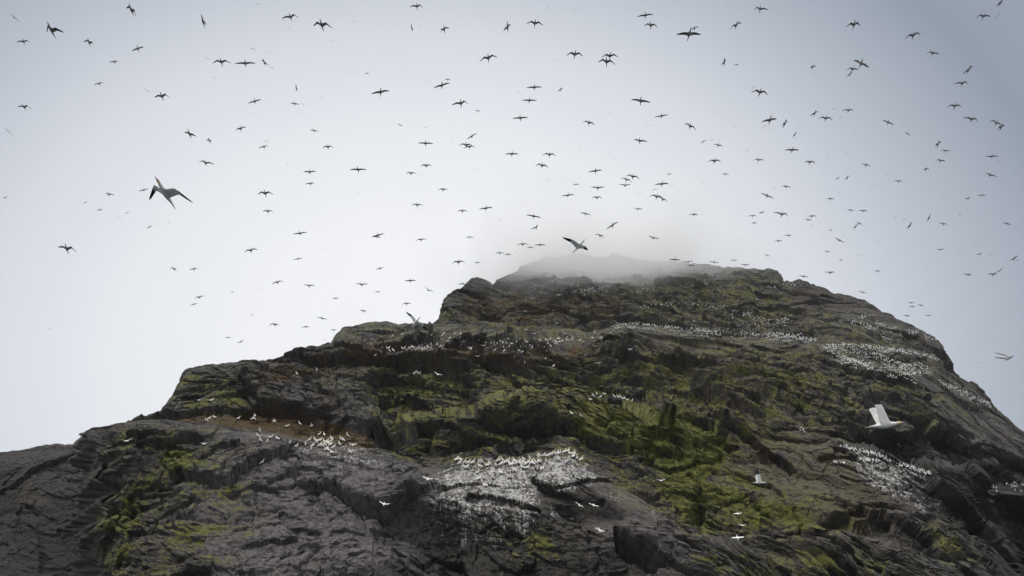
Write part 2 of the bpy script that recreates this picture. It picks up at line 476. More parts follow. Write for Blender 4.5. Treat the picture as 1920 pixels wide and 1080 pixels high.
# hollows (metres pushed back) and humps (negative)
A_HOLLOW = paint([
    (5.0, 6, [(690, 738), (780, 732), (880, 765), (900, 790), (820, 798), (740, 800), (690, 770)]),
    (3.0, 5, ([(740, 690), (830, 684), (860, 700)], 14)),
    (3.5, 4, ([(835, 672), (880, 676)], 12)),
    (4.0, 5, [(740, 840), (760, 800), (700, 800), (690, 830)]),
    (3.0, 4, ([(840, 852), (930, 846), (1000, 850), (1060, 838)], 12)),
    (3.0, 12, [(1010, 945), (1100, 935), (1190, 985), (1150, 1000), (1050, 985)]),
    (3.5, 18, [(750, 985), (830, 985), (900, 1040), (860, 1085), (720, 1085), (700, 1040)]),
    (4.0, 6, [(1290, 960), (1390, 985), (1480, 1006), (1520, 1012), (1420, 1018), (1340, 1005)]),
    (4.0, 5, ([(1540, 1000), (1620, 990), (1680, 1000), (1720, 1040)], 12)),
    (2.4, 5, [(1200, 820), (1280, 805), (1300, 850), (1260, 860), (1210, 855)]),
    (11.0, 4, [(1540, 822), (1600, 812), (1660, 812), (1760, 830), (1920, 880), (2200, 1000), (2200, 1060), (1920, 925), (1800, 905), (1740, 885), (1660, 856), (1590, 838)]),
    (13.0, 5, [(1795, 925), (1920, 940), (2200, 1080), (2200, 1300), (1870, 1200), (1850, 1070), (1805, 980)]),
    (3.0, 5, ([(1460, 770), (1500, 785), (1510, 800)], 16)),
    (2.5, 4, ([(1440, 600), (1480, 612), (1530, 634)], 10)),
    (3.0, 5, ([(1400, 690), (1470, 700), (1500, 740)], 10)),
    (2.5, 4, ([(210, 848), (250, 845)], 10)),
    (3.0, 4, ([(255, 920), (330, 930)], 9)),
    (4.0, 6, ([(190, 880), (180, 960), (172, 1090)], 14)),
    (1.2, 3, ([(0, 895), (80, 880), (160, 885)], 5)),
    (1.2, 3, ([(0, 968), (80, 962), (170, 955)], 5)),
    (2.6, 2, ([(1096, 679), (1130, 682), (1168, 689)], 8)),
    (2.8, 2, ([(1168, 700), (1230, 720), (1272, 742)], 11)),
    (2.2, 2, ([(1298, 803), (1330, 806), (1364, 812)], 7)),
    (2.6, 2, ([(1200, 861), (1280, 863), (1352, 859)], 8)),
    (2.2, 2, ([(1326, 832), (1384, 831)], 7)),
    (2.4, 2, ([(1366, 733), (1412, 746)], 8)),
    (2.2, 2, ([(1438, 825), (1466, 829), (1514, 842)], 7)),
    (1.8, 2, ([(1522, 838), (1582, 852)], 7)),
    (2.2, 2, ([(1118, 806), (1160, 791), (1204, 782)], 7)),
    (2.6, 3, ([(1376, 664), (1402, 722), (1442, 762)], 12)),
    (2.8, 2, ([(878, 699), (930, 711), (1000, 723), (1050, 726)], 8)),
    (2.8, 2, ([(962, 680), (985, 695), (1012, 710)], 9)),
    (2.2, 2, ([(1088, 674), (1142, 676)], 7)),
    (2.4, 2, ([(1066, 699), (1142, 706)], 8)),
    (2.6, 2, ([(652, 690), (700, 686), (776, 685)], 9)),
    (2.6, 2, ([(732, 705), (800, 713), (894, 741)], 9)),
    (2.2, 2, ([(836, 685), (892, 703)], 7)),
    (2.4, 2, ([(296, 910), (330, 915), (348, 904)], 8)),
    (2.2, 2, ([(252, 938), (322, 941)], 8)),
    (2.0, 2, ([(318, 869), (396, 881)], 7)),
    (1.6, 2, ([(430, 942), (482, 921), (520, 925)], 6)),
    (1.6, 2, ([(488, 991), (562, 984), (600, 992)], 6)),
    (1.4, 2, ([(560, 900), (640, 905), (700, 930)], 5)),
    (2.8, 3, ([(1000, 912), (1050, 930), (1084, 938), (1130, 948)], 10)),
    (1.8, 2, ([(880, 950), (930, 953), (1012, 962)], 6)),
    (2.4, 2, ([(1556, 998), (1602, 1005), (1652, 1022)], 9)),
    (2.4, 2, ([(1538, 872), (1600, 866)], 9)),
    (2.2, 2, ([(1668, 800), (1742, 811), (1820, 830)], 8)),
    (2.0, 2, ([(1556, 762), (1604, 754)], 8)),
    (3.2, 3, ([(1506, 640), (1545, 622), (1580, 640), (1662, 652)], 11)),
    (1.8, 2, ([(1590, 672), (1650, 690), (1720, 690)], 7)),
    (1.8, 2, ([(1600, 694), (1700, 727)], 7)),
    (1.8, 2, ([(1640, 715), (1690, 722), (1760, 746)], 6)),
    (2.4, 2, ([(1206, 566), (1252, 572)], 10)),
    (2.2, 2, ([(1236, 586), (1282, 594), (1330, 590)], 8)),
    (2.2, 2, ([(1000, 560), (1040, 575), (1090, 600)], 8)),
    (2.2, 2, ([(870, 590), (920, 600), (960, 596)], 8)),
    (2.4, 2, ([(1160, 622), (1300, 634), (1420, 642), (1500, 648)], 7)),
    (2.0, 2, ([(330, 742), (400, 752), (470, 748)], 7)),
    (1.8, 2, ([(350, 770), (420, 764), (490, 770)], 7)),
    (2.0, 2, ([(480, 716), (560, 722), (640, 716)], 7)),
    (2.2, 2, ([(1000, 800), (1040, 812), (1062, 842)], 9)),
    (2.0, 2, ([(860, 812), (940, 806), (1000, 800)], 8)),
    (2.0, 2, ([(1140, 972), (1220, 1002), (1300, 1052)], 6)),
    (1.8, 2, ([(1160, 1010), (1240, 1042), (1300, 1085)], 6)),
    (2.2, 2, ([(1420, 1040), (1520, 1052), (1640, 1085)], 7)),
    (2.0, 2, ([(1700, 1000), (1760, 1012), (1800, 1050)], 7)),
    (2.0, 2, ([(1300, 560), (1360, 580), (1440, 590)], 7)),
    (2.0, 2, ([(1560, 600), (1640, 640), (1720, 672)], 7)),
    (2.0, 4, ([(1050, 545), (1100, 565), (1180, 605)], 7)),
    (2.0, 4, ([(1130, 560), (1110, 580), (1080, 590)], 7)),
    (2.0, 4, ([(885, 702), (1000, 720), (1080, 735)], 6)),
    (2.0, 4, ([(1000, 655), (1050, 690), (1090, 700)], 8)),
])


# where the surface is smoother than the broken rest
A_CALM = paint([
    (0.3, 16, [(-340, 800), (170, 800), (170, 1200), (-340, 1200)]),
    (0.82, 4, [(150, 790), (180, 790), (180, 1200), (150, 1200)]),
    (0.7, 10, [(215, 775), (300, 720), (350, 690), (360, 740), (310, 800), (215, 815)]),
    (0.62, 10, [(290, 775), (430, 770), (560, 780), (690, 815), (720, 850), (680, 862), (600, 852), (480, 828), (330, 806)]),
    (0.25, 24, [(380, 850), (560, 830), (700, 850), (820, 900), (800, 1000), (700, 1085), (420, 1085), (340, 1000)]),
    (0.6, 24, [(1330, 860), (1480, 780), (1600, 830), (1660, 930), (1640, 980), (1480, 960), (1360, 940)]),
    (0.6, 24, [(1560, 560), (1700, 620), (1780, 700), (1960, 850), (1900, 900), (1740, 780), (1600, 700), (1500, 620)]),
    (0.78, 16, [(780, 870), (1080, 850), (1200, 940), (1330, 1010), (1200, 1010), (1000, 960), (820, 960)]),
    (0.4, 16, ([(1160, 612), (1400, 630), (1540, 642)], 40)),
    (0.4, 16, ([(640, 640), (760, 620), (1100, 640)], 40)),
])


def strata_coord(p):
    x = p[:, 0]
    sp = np.logaddexp(0, (x - 5) / 14.0) * 14.0
    return p[:, 2] * 1.0 + 0.10 * x + 0.42 * sp + 0.12 * p[:, 1]


def relief(p, amp):
    """height in metres of the broken rock at points p"""
    w = np.stack([fbm(p / 18.0 + 3, 2), fbm(p / 18.0 + 31, 2), fbm(p / 18.0 + 57, 2)], 1)
    q = p + w * 1.5
    big = 2.6 * fbm(p / 26.0 + 9, 3)
    h = 0
    s = strata_coord(q)
    for T, A, k in ((9.0, 3.0, 0), (3.4, 1.2, 40), (1.2, 0.34, 80), (0.55, 0.15, 120)):
        v = s / T + 0.35 * fbm(p / (T * 3.0) + k, 2)
        i = np.floor(v)
        f = v - i
        hh = VAL[(i.astype(np.int64) * 37 + k) & 1023] * 0.5 + 0.6
        prof = np.where(f < 0.10, f / 0.10, (1 - f) / 0.90)
        gate = np.clip(fbm(p / (T * 2.2) + k + 7, 2) * 1.5 + 0.4, 0, 1.2)
        h = h + A * prof * hh * gate
    r1 = np.stack([fbm(p / 1.7 + 5, 3), fbm(p / 1.7 + 25, 3), fbm(p / 1.7 + 65, 3)], 1) * 0.13
    st = np.stack([q[:, 0] * 0.6, q[:, 1] * 0.65, s], 1) + r1
    for size, A, sd, ed in ((13.0, 3.0, 1, 0.02), (5.2, 1.35, 5, 0.04), (2.1, 0.5, 9, 0.05), (0.95, 0.3, 19, 0.0), (0.45, 0.14, 29, 0.0)):
        f, e = facets(st / size, sd)
        h = h + A * f
        if ed:
            h = h - A * 0.2 * np.clip(1 - e / ed, 0, 1)
    h = h + 0.04 * fbm(p / 0.7, 2)
    return big * amp, h * amp, strata_coord(p + w * 1.2)


def wob(x, k):
    """small wander for contour lines"""
    z = np.zeros((len(x), 3))
    z[:, 0] = x / 46.0
    z[:, 1] = k * 11.7
    return fbm(z, 4, 0.6)


BUILT = []


def build_mass(name, label_kind, x0, x1, nx, lines, rows, back, amp=1.0, wander=4.0, jag=3.0, sea=True, ragged=False, quiet=60.0):
    xs = np.linspace(x0, x1, nx)
    pts, pxy = [], []
    for k, ln in enumerate(lines):
        a = np.array(ln, float)
        y = np.interp(xs, a[:, 0], a[:, 1]) + (jag if k == 0 else wander) * wob(xs, k + len(name))
        Y = np.interp(xs, a[:, 0], a[:, 2])
        pts.append(point(xs, y, Y))
        pxy.append(y)
    G_, PY = [], []
    # back of the ridge
    bk = pts[0] + np.array(back[1])
    md = pts[0] + np.array(back[0])
    chain = [bk, md] + pts
    chy = [pxy[0], pxy[0]] + pxy
    nr = [8, 14] + rows
    if sea:
        low = pts[-1].copy()
        low[:, 1] -= 3.0
        low[:, 2] = -2.0
        chain.append(low)
        chy.append(pxy[-1] + 200)
        nr = nr + [10]
    for k in range(len(chain) - 1):
        n = nr[k]
        for r in range(n):
            t = r / n
            G_.append(chain[k] * (1 - t) + chain[k + 1] * t)
            PY.append(chy[k] * (1 - t) + chy[k + 1] * t)
    G_.append(chain[-1])
    PY.append(chy[-1])
    P = np.stack(G_)                      # rows, cols, 3
    PY = np.stack(PY)
    PX = np.broadcast_to(xs, PY.shape)
    nrows = P.shape[0]
    # smooth normals of the base shape
    du = np.gradient(P, axis=1)
    dv = np.gradient(P, axis=0)
    nn = np.cross(du, dv)
    nn /= np.linalg.norm(nn, axis=2, keepdims=True) + 1e-9
    toward = CAM - P
    flip = np.sign((nn * toward).sum(2, keepdims=True))
    front = np.zeros(nrows, bool)
    front[22:] = True
    nn = np.where((front[:, None, None]) & (flip < 0), -nn, nn)
    for _ in range(3):
        nn[1:-1] = (nn[:-2] + nn[1:-1] + nn[2:]) / 3
        nn[:, 1:-1] = (nn[:, :-2] + nn[:, 1:-1] + nn[:, 2:]) / 3
    nn /= np.linalg.norm(nn, axis=2, keepdims=True) + 1e-9
    flat = P.reshape(-1, 3).copy()
    px, py = PX.reshape(-1), PY.reshape(-1)
    hol = lookup(A_HOLLOW, px, py)
    dirv = flat - CAM
    dirv[:, 2] *= 0.35
    dirv /= np.linalg.norm(dirv, axis=1, keepdims=True)
    idx = np.arange(len(flat))
    rowi = idx // nx
    fade = np.clip((rowi - 2) / 20.0, 0.0, 1)
    a = np.zeros(len(flat))
    bed = np.zeros(len(flat))
    dsky = np.maximum(PY - pxy[0][None, :], 0).reshape(-1)
    CH = 60000
    for s in range(0, len(flat), CH):
        bg, sm, bd = relief(flat[s:s + CH], amp)
        cm = 1 - lookup(A_CALM, px[s:s + CH], py[s:s + CH])
        sky = np.clip(0.3 + dsky[s:s + CH] / quiet, 0.3, 1)      # quieter along the skyline
        a[s:s + CH] = bg * (0.4 + 0.6 * cm) * np.clip(sky + 0.2, 0, 1) + sm * cm * sky
        bed[s:s + CH] = bd
    a = a * (0.35 + 0.65 * fade)
    flat = flat + nn.reshape(-1, 3) * a[:, None] + dirv * (hol * fade)[:, None]
    if ragged:
        ci = idx % nx
        wv = np.zeros((len(flat), 3))
        wv[:, 0] = flat[:, 2] / 5.0
        wv[:, 1] = flat[:, 1] / 30.0
        flat[:, 0] += np.clip(1 - ci / 60.0, 0, 1) * 3.2 * fbm(wv + 3.3, 4, 0.6)
    # quads
    ii = (np.arange(nrows - 1)[:, None] * nx + np.arange(nx - 1)[None, :]).reshape(-1)
    quads = np.stack([ii, ii + nx, ii + nx + 1, ii + 1], 1)
    me = bpy.data.meshes.new(name)
    me.vertices.add(len(flat))
    me.vertices.foreach_set("co", flat.astype(np.float32).reshape(-1))
    me.loops.add(quads.size)
    me.loops.foreach_set("vertex_index", quads.astype(np.int32).reshape(-1))
    me.polygons.add(len(quads))
    me.polygons.foreach_set("loop_start", (np.arange(len(quads)) * 4).astype(np.int32))
    me.polygons.foreach_set("use_smooth", np.zeros(len(quads), bool))
    me.update(calc_edges=True)
    # where each spot really shows after the relief
    rel = flat - CAM
    zz = np.maximum(rel[:, 1] * CP + rel[:, 2] * SP, 1.0)
    px = 960 + FPX * rel[:, 0] / zz
    py = 540 - FPX * (rel[:, 2] * CP - rel[:, 1] * SP) / zz
    jx = px + 14 * fbm(flat / 6.0 + 5, 3)
    jy = py + 8 * fbm(flat / 6.0 + 45, 3)
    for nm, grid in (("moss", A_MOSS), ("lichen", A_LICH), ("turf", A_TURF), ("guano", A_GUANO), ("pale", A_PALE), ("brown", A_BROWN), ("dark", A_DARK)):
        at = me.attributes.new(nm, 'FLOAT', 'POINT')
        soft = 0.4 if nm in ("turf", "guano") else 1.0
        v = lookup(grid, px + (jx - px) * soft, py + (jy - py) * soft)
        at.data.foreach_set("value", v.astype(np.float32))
    at = me.attributes.new("bed", 'FLOAT', 'POINT')
    at.data.foreach_set("value", bed.astype(np.float32))
    me.materials.append(ROCK)
    ob = bpy.data.objects.new(name, me)
    ob["kind"] = "structure"
    ob["label"] = label_kind
    COL.objects.link(ob)
    BUILT.append((flat, quads))
    return ob


# far left headland
build_mass("headland", "dark smooth headland running out to the left of the stack", -330, 330, 330, [
    [(-330, 905, 150), (0, 849, 141), (75, 838, 139), (140, 830, 137), (150, 818, 136), (178, 804, 134), (220, 806, 131), (330, 815, 128)],
    [(-330, 930, 147), (0, 885, 138), (140, 872, 133), (178, 860, 130), (220, 860, 128), (330, 865, 125)],
    [(-330, 1010, 143), (0, 965, 134), (140, 955, 129), (330, 950, 121)],
    [(-330, 1190, 134), (0, 1180, 124), (140, 1180, 119), (330, 1180, 112)],
], [40, 70, 110], ((0, 6, 0.5), (0, 60, -6)), amp=0.5, wander=3, jag=2)

# upper mountain and the long right hand ridge
build_mass("summit_ridge", "high mossy summit and long sloping ridge of the stack, its top lost in mist", 800, 2260, 1150, [
    [(800, 616, 189), (812, 609, 190), (822, 603, 192), (830, 576, 196), (838, 561, 200), (865, 546, 205), (880, 526, 210), (895, 521, 212), (925, 534, 216), (930, 528, 220), (960, 510, 228), (985, 496, 234), (1020, 486, 242), (1060, 476, 250), (1100, 478, 255), (1150, 481, 258), (1200, 491, 256), (1250, 492, 250), (1290, 495, 244), (1340, 503, 238), (1400, 508, 230), (1440, 509, 224), (1456, 513, 220), (1467, 531, 216), (1500, 535, 212), (1525, 543, 208), (1560, 555, 205), (1600, 565, 200), (1640, 585, 196), (1685, 604, 192), (1690, 609, 190), (1720, 620, 187), (1755, 650, 183), (1775, 680, 181), (1790, 696, 180), (1840, 740, 178), (1880, 780, 177), (1920, 812, 176), (2260, 1060, 175)],
    [(800, 618, 187), (822, 614, 188), (840, 580, 192), (880, 555, 200), (930, 555, 210), (1000, 540, 219), (1100, 525, 232), (1200, 525, 234), (1300, 525, 224), (1400, 530, 214), (1467, 548, 206), (1560, 575, 194), (1685, 628, 180), (1755, 670, 174), (1840, 755, 170), (1920, 828, 168), (2260, 1070, 168)],
    [(800, 622, 186), (840, 605, 187), (900, 592, 190), (1000, 588, 194), (1100, 578, 201), (1200, 572, 202), (1300, 575, 195), (1400, 583, 187), (1467, 592, 182), (1560, 612, 174), (1685, 662, 166), (1755, 705, 162), (1840, 785, 159), (1920, 852, 158), (2260, 1080, 158)],
    [(800, 645, 184), (1000, 645, 180), (1100, 640, 177), (1200, 632, 172), (1300, 640, 167), (1400, 646, 163), (1500, 662, 158), (1560, 690, 154), (1685, 722, 152), (1840, 840, 150), (1920, 900, 150), (2260, 1110, 155)],
    [(800, 720, 176), (1000, 720, 172), (1200, 720, 160), (1500, 760, 148), (1685, 820, 144), (1920, 1000, 140), (2260, 1180, 146)],
], [90, 110, 110, 40], ((0, 8, -1.0), (0, 90, -60)), amp=1.1, wander=5, jag=4, quiet=150.0)

# the broad middle cliff
build_mass("cliff", "broad dark mossy cliff face of the sea stack with ledges and brown turf", 235, 2230, 1500, [
    [(235, 822, 126), (272, 800, 124), (298, 783, 122), (318, 755, 124), (335, 720, 126), (350, 700, 128), (400, 692, 132), (440, 687, 134), (480, 680, 136), (520, 673, 140), (560, 661, 144), (600, 651, 148), (625, 641, 152), (630, 627, 156), (645, 613, 160), (662, 611, 164), (690, 602, 170), (760, 607, 176), (810, 611, 182), (830, 608, 186), (900, 612, 186), (1000, 620, 182), (1100, 622, 178), (1150, 613, 172), (1180, 609, 169), (1300, 618, 165), (1400, 627, 162), (1500, 634, 159), (1545, 642, 158), (1600, 666, 156), (1700, 692, 154), (1760, 722, 153), (1850, 792, 153), (1920, 850, 153), (2230, 1010, 158)],
    [(235, 826, 124), (272, 804, 122), (298, 787, 120), (318, 760, 122), (335, 725, 123), (350, 705, 124), (400, 698, 127), (480, 690, 129), (560, 675, 133), (640, 660, 138), (700, 655, 140), (760, 652, 142), (830, 652, 142), (900, 655, 142), (1000, 660, 141), (1100, 650, 142), (1150, 632, 147), (1180, 616, 156), (1300, 625, 153), (1400, 634, 151), (1500, 642, 150), (1560, 668, 149), (1640, 702, 148), (1760, 748, 149), (1900, 850, 150), (2230, 1020, 155)],
    [(235, 830, 122), (272, 808, 120), (300, 789, 119), (340, 781, 119), (420, 782, 118), (520, 787, 117), (600, 796, 115), (660, 806, 113), (690, 824, 111), (740, 813, 115), (800, 797, 119), (860, 788, 121), (940, 778, 123), (1000, 766, 125), (1060, 750, 127), (1100, 740, 128), (1130, 735, 128), (1190, 748, 126), (1240, 775, 121), (1300, 790, 119), (1400, 800, 118), (1500, 790, 122), (1600, 812, 123), (1640, 822, 124), (1700, 822, 128), (1800, 858, 132), (1920, 898, 138), (2230, 1020, 146)],
    [(235, 833, 121), (272, 811, 119), (300, 791, 118), (340, 784, 118), (420, 785, 117), (520, 790, 116), (600, 799, 114), (660, 809, 112), (690, 827, 109), (740, 817, 109), (800, 801, 112), (860, 792, 114), (940, 782, 116), (1000, 770, 118), (1060, 754, 120), (1100, 744, 121), (1130, 739, 121), (1190, 752, 119), (1240, 778, 117), (1300, 793, 117), (1400, 803, 117), (1500, 793, 121), (1600, 815, 122), (1640, 826, 122), (1700, 826, 126), (1800, 862, 131), (1920, 902, 137), (2230, 1024, 145)],
    [(235, 838, 112), (300, 802, 112), (340, 802, 108), (430, 814, 104), (500, 824, 102), (560, 836, 100), (610, 848, 99), (680, 858, 99), (740, 860, 103), (800, 862, 106), (860, 850, 109), (940, 840, 111), (1000, 830, 112), (1100, 815, 114), (1200, 830, 112), (1300, 850, 110), (1400, 870, 110), (1500, 850, 114), (1575, 838, 119), (1640, 853, 120), (1700, 871, 122), (1760, 891, 125), (1800, 905, 128), (1920, 935, 136), (2230, 1050, 144)],
    [(235, 841, 112), (300, 806, 111), (340, 806, 107), (430, 817, 103), (500, 827, 101), (560, 839, 99), (610, 851, 98), (680, 861, 98), (740, 863, 102), (800, 865, 105), (860, 853, 108), (940, 843, 110), (1000, 833, 111), (1100, 818, 113), (1200, 833, 111), (1300, 853, 109), (1400, 873, 109), (1500, 853, 112), (1575, 843, 112), (1640, 860, 112), (1700, 879, 113), (1760, 899, 115), (1790, 922, 118), (1800, 930, 130), (1920, 950, 136), (2230, 1060, 143)],
    [(235, 905, 106), (680, 905, 97), (800, 910, 100), (900, 900, 102), (1000, 900, 103), (1100, 905, 104), (1200, 930, 101), (1300, 940, 100), (1400, 960, 99), (1500, 960, 101), (1600, 950, 104), (1700, 950, 106), (1760, 955, 109), (1790, 965, 113), (1812, 985, 116), (1822, 990, 130), (1860, 1000, 132), (1920, 1010, 134), (2230, 1100, 141)],
    [(235, 1000, 100), (680, 1000, 92), (1000, 1000, 93), (1200, 1010, 90), (1400, 1080, 86), (1600, 1090, 89), (1700, 1090, 94), (1848, 1090, 106), (1860, 1095, 124), (2230, 1160, 136)],
], [70, 170, 4, 100, 6, 110, 90], ((0, 10, 0.3), (0, 60, -20)), amp=1.0, wander=4, jag=3)

# the near slabs and the whitened knoll
build_mass("cliff_base", "near grey slabs at the foot of the stack and the whitewashed rounded knoll", 160, 2150, 1350, [
    [(160, 808, 122), (170, 806, 100), (180, 803, 98.5), (215, 797, 97), (250, 789, 98), (300, 789, 99), (340, 793, 98), (430, 804, 97), (500, 813, 97), (560, 825, 96), (610, 837, 96), (680, 847, 95), (740, 863, 92), (790, 884, 88), (830, 884, 85), (860, 875, 84), (940, 875, 84), (1000, 867, 84), (1040, 855, 85), (1070, 851, 85), (1090, 862, 85), (1120, 884, 84), (1160, 910, 83), (1200, 938, 82), (1260, 978, 80), (1330, 1012, 79), (1390, 1014, 80), (1450, 1024, 82), (1520, 1020, 84), (1600, 1006, 87), (1660, 1018, 89), (1720, 1044, 91), (1790, 1074, 93), (1840, 1097, 95), (2150, 1170, 100)],
    [(160, 852, 118), (170, 850, 97), (180, 849, 95), (250, 830, 94), (400, 835, 93), (600, 865, 90.5), (740, 895, 86.5), (830, 905, 80.5), (900, 905, 80), (1000, 900, 80), (1070, 890, 80.5), (1120, 905, 81), (1200, 955, 80), (1260, 990, 78.5), (1330, 1022, 77), (1450, 1036, 79), (1600, 1022, 85), (1720, 1056, 89), (2150, 1180, 98)],
    [(160, 932, 115), (170, 930, 93), (180, 928, 91), (250, 900, 90), (400, 900, 87), (600, 930, 83), (740, 950, 79.5), (830, 945, 76.5), (900, 952, 75), (1000, 955, 75), (1080, 948, 76.5), (1150, 962, 78), (1200, 985, 78), (1260, 1010, 77), (1330, 1035, 75.5), (1450, 1050, 77), (1600, 1040, 83), (1720, 1070, 87), (2150, 1190, 96)],
    [(160, 1003, 110), (170, 1001, 89), (180, 1000, 87), (250, 990, 84), (400, 990, 80), (600, 1005, 77), (740, 1012, 75), (830, 1012, 74), (900, 1005, 74), (1000, 1015, 74), (1100, 1015, 74), (1200, 1030, 73), (1330, 1065, 72), (1450, 1080, 74), (1600, 1085, 80), (1720, 1100, 84), (2150, 1210, 94)],
    [(160, 1190, 101), (170, 1190, 81), (180, 1190, 79), (400, 1190, 70), (740, 1190, 67), (1000, 1190, 67), (1300, 1190, 66), (1700, 1190, 80), (2150, 1260, 92)],
], [55, 60, 60, 100], ((0, 8, 0.2), (0, 32, -4)), amp=0.8, wander=3, jag=2.0, ragged=True)

# the sea round the stack, out to the horizon
def sea_material():
    m, t = new_mat("sea_water")
    g = G(t)
    b = g.n("ShaderNodeBsdfPrincipled")
    b.inputs["Base Color"].default_value = (0.02, 0.035, 0.04, 1)
    b.inputs["Roughness"].default_value = 0.12
    geo = g.n("ShaderNodeNewGeometry")
    bp = g.n("ShaderNodeBump")
    bp.inputs["Distance"].default_value = 0.5
    t.links.new(g.noise(geo.outputs["Position"], 0.35, 6), bp.inputs["Height"])
    t.links.new(bp.outputs[0], b.inputs["Normal"])
    o = g.n("ShaderNodeOutputMaterial")
    t.links.new(b.outputs[0], o.inputs["Surface"])
    return m


me = bpy.data.meshes.new("sea")
R_SEA = 2500.0
me.from_pydata([(R_SEA * math.cos(k * math.pi / 48), R_SEA * math.sin(k * math.pi / 48), 0) for k in range(96)], [], [list(range(96))])
me.materials.append(sea_material())
sea_o = bpy.data.objects.new("sea", me)
sea_o["kind"] = "structure"
sea_o["label"] = "dark open sea around the foot of the stack"
COL.objects.link(sea_o)
# ------------------------------------------------------------------ birds: materials
def plain_mat(name, col, rough=0.7, var=0.12, scale=18.0):
    m, t = new_mat(name)
    g = G(t)
    tcn = g.n("ShaderNodeTexCoord")
    n = g.noise(tcn.outputs["Object"], scale, 3)
    c = g.mix(g.ramp(n, 0.3, 0.7), tuple(v * (1 - var) for v in col), tuple(min(1, v * (1 + var)) for v in col))
    b = g.n("ShaderNodeBsdfPrincipled")
    t.links.new(c, b.inputs["Base Color"])
    b.inputs["Roughness"].default_value = rough
    b.inputs["Specular IOR Level"].default_value = 0.25
    o = g.n("ShaderNodeOutputMaterial")
    t.links.new(b.outputs[0], o.inputs["Surface"])
    return m


M_WHITE = plain_mat("white_plumage", (0.73, 0.72, 0.70))
M_BLACK = plain_mat("black_wing_feathers", (0.022, 0.020, 0.020))
M_HEAD = plain_mat("straw_yellow_head", (0.62, 0.50, 0.30))
M_BILL = plain_mat("blue_grey_bill", (0.34, 0.37, 0.40), 0.4)
M_SHADE_DARK = plain_mat("shaded_dark_plumage", (0.080, 0.072, 0.067), 0.7, 0.35)
M_SHADE_GREY = plain_mat("shaded_grey_plumage", (0.23, 0.22, 0.21), 0.7, 0.5, 9.0)
BIRD_MATS = {"adult": [M_WHITE, M_BLACK, M_HEAD, M_BILL, M_WHITE], "backlit": [M_SHADE_GREY, M_BLACK, M_SHADE_GREY, M_BILL, M_SHADE_DARK]}  # sky birds: the shade on their undersides is put into darker plumage colours

# (inner sweep, inner lift, outer sweep, outer lift) in degrees for the left wing, then for the right wing
POSES = {
    "L": ((6, 4, 10, 2), (6, 4, 10, 2)),
    "M": ((24, 8, 34, -2), (24, 8, 34, -2)),
    "D": ((16, 16, 24, -20), (16, 16, 24, -20)),
    "V": ((8, 20, 14, 18), (8, 20, 14, 18)),
    "R": ((26, 28, 44, 2), (12, 6, 18, -2)),      # left wing (seen on the right) half closed
    "W": ((12, 6, 18, -2), (26, 28, 44, 2)),      # right wing half closed
    "S": ((10, 6, 16, 0), (10, 6, 16, 0)),
    "B": ((10, 8, 30, -8), (18, 12, 40, -12)),
    "K": ((-4, 85, 12, 88), (-4, 76, 12, 79)),
}
BODY = [  # x, half width, half height, z of the axis
    (0.500, 0.003, 0.003, -0.004), (0.470, 0.009, 0.010, -0.002), (0.430, 0.014, 0.017, 0.0), (0.402, 0.022, 0.026, 0.003),
    (0.370, 0.036, 0.040, 0.006), (0.330, 0.040, 0.044, 0.006), (0.285, 0.040, 0.042, 0.002), (0.230, 0.054, 0.054, 0.0),
    (0.140, 0.078, 0.076, 0.0), (0.090, 0.086, 0.084, -0.002), (0.040, 0.089, 0.088, -0.004), (-0.010, 0.088, 0.087, -0.005), (-0.060, 0.084, 0.082, -0.005),
    (-0.120, 0.074, 0.071, -0.003), (-0.190, 0.056, 0.054, 0.0), (-0.260, 0.042, 0.036, 0.004), (-0.330, 0.038, 0.020, 0.006),
    (-0.400, 0.028, 0.011, 0.004), (-0.455, 0.014, 0.006, 0.002), (-0.490, 0.004, 0.003, 0.0)]
RA, RB = 8, 13                 # rings between which the wings leave the body
NS = 12                        # vertices round the body


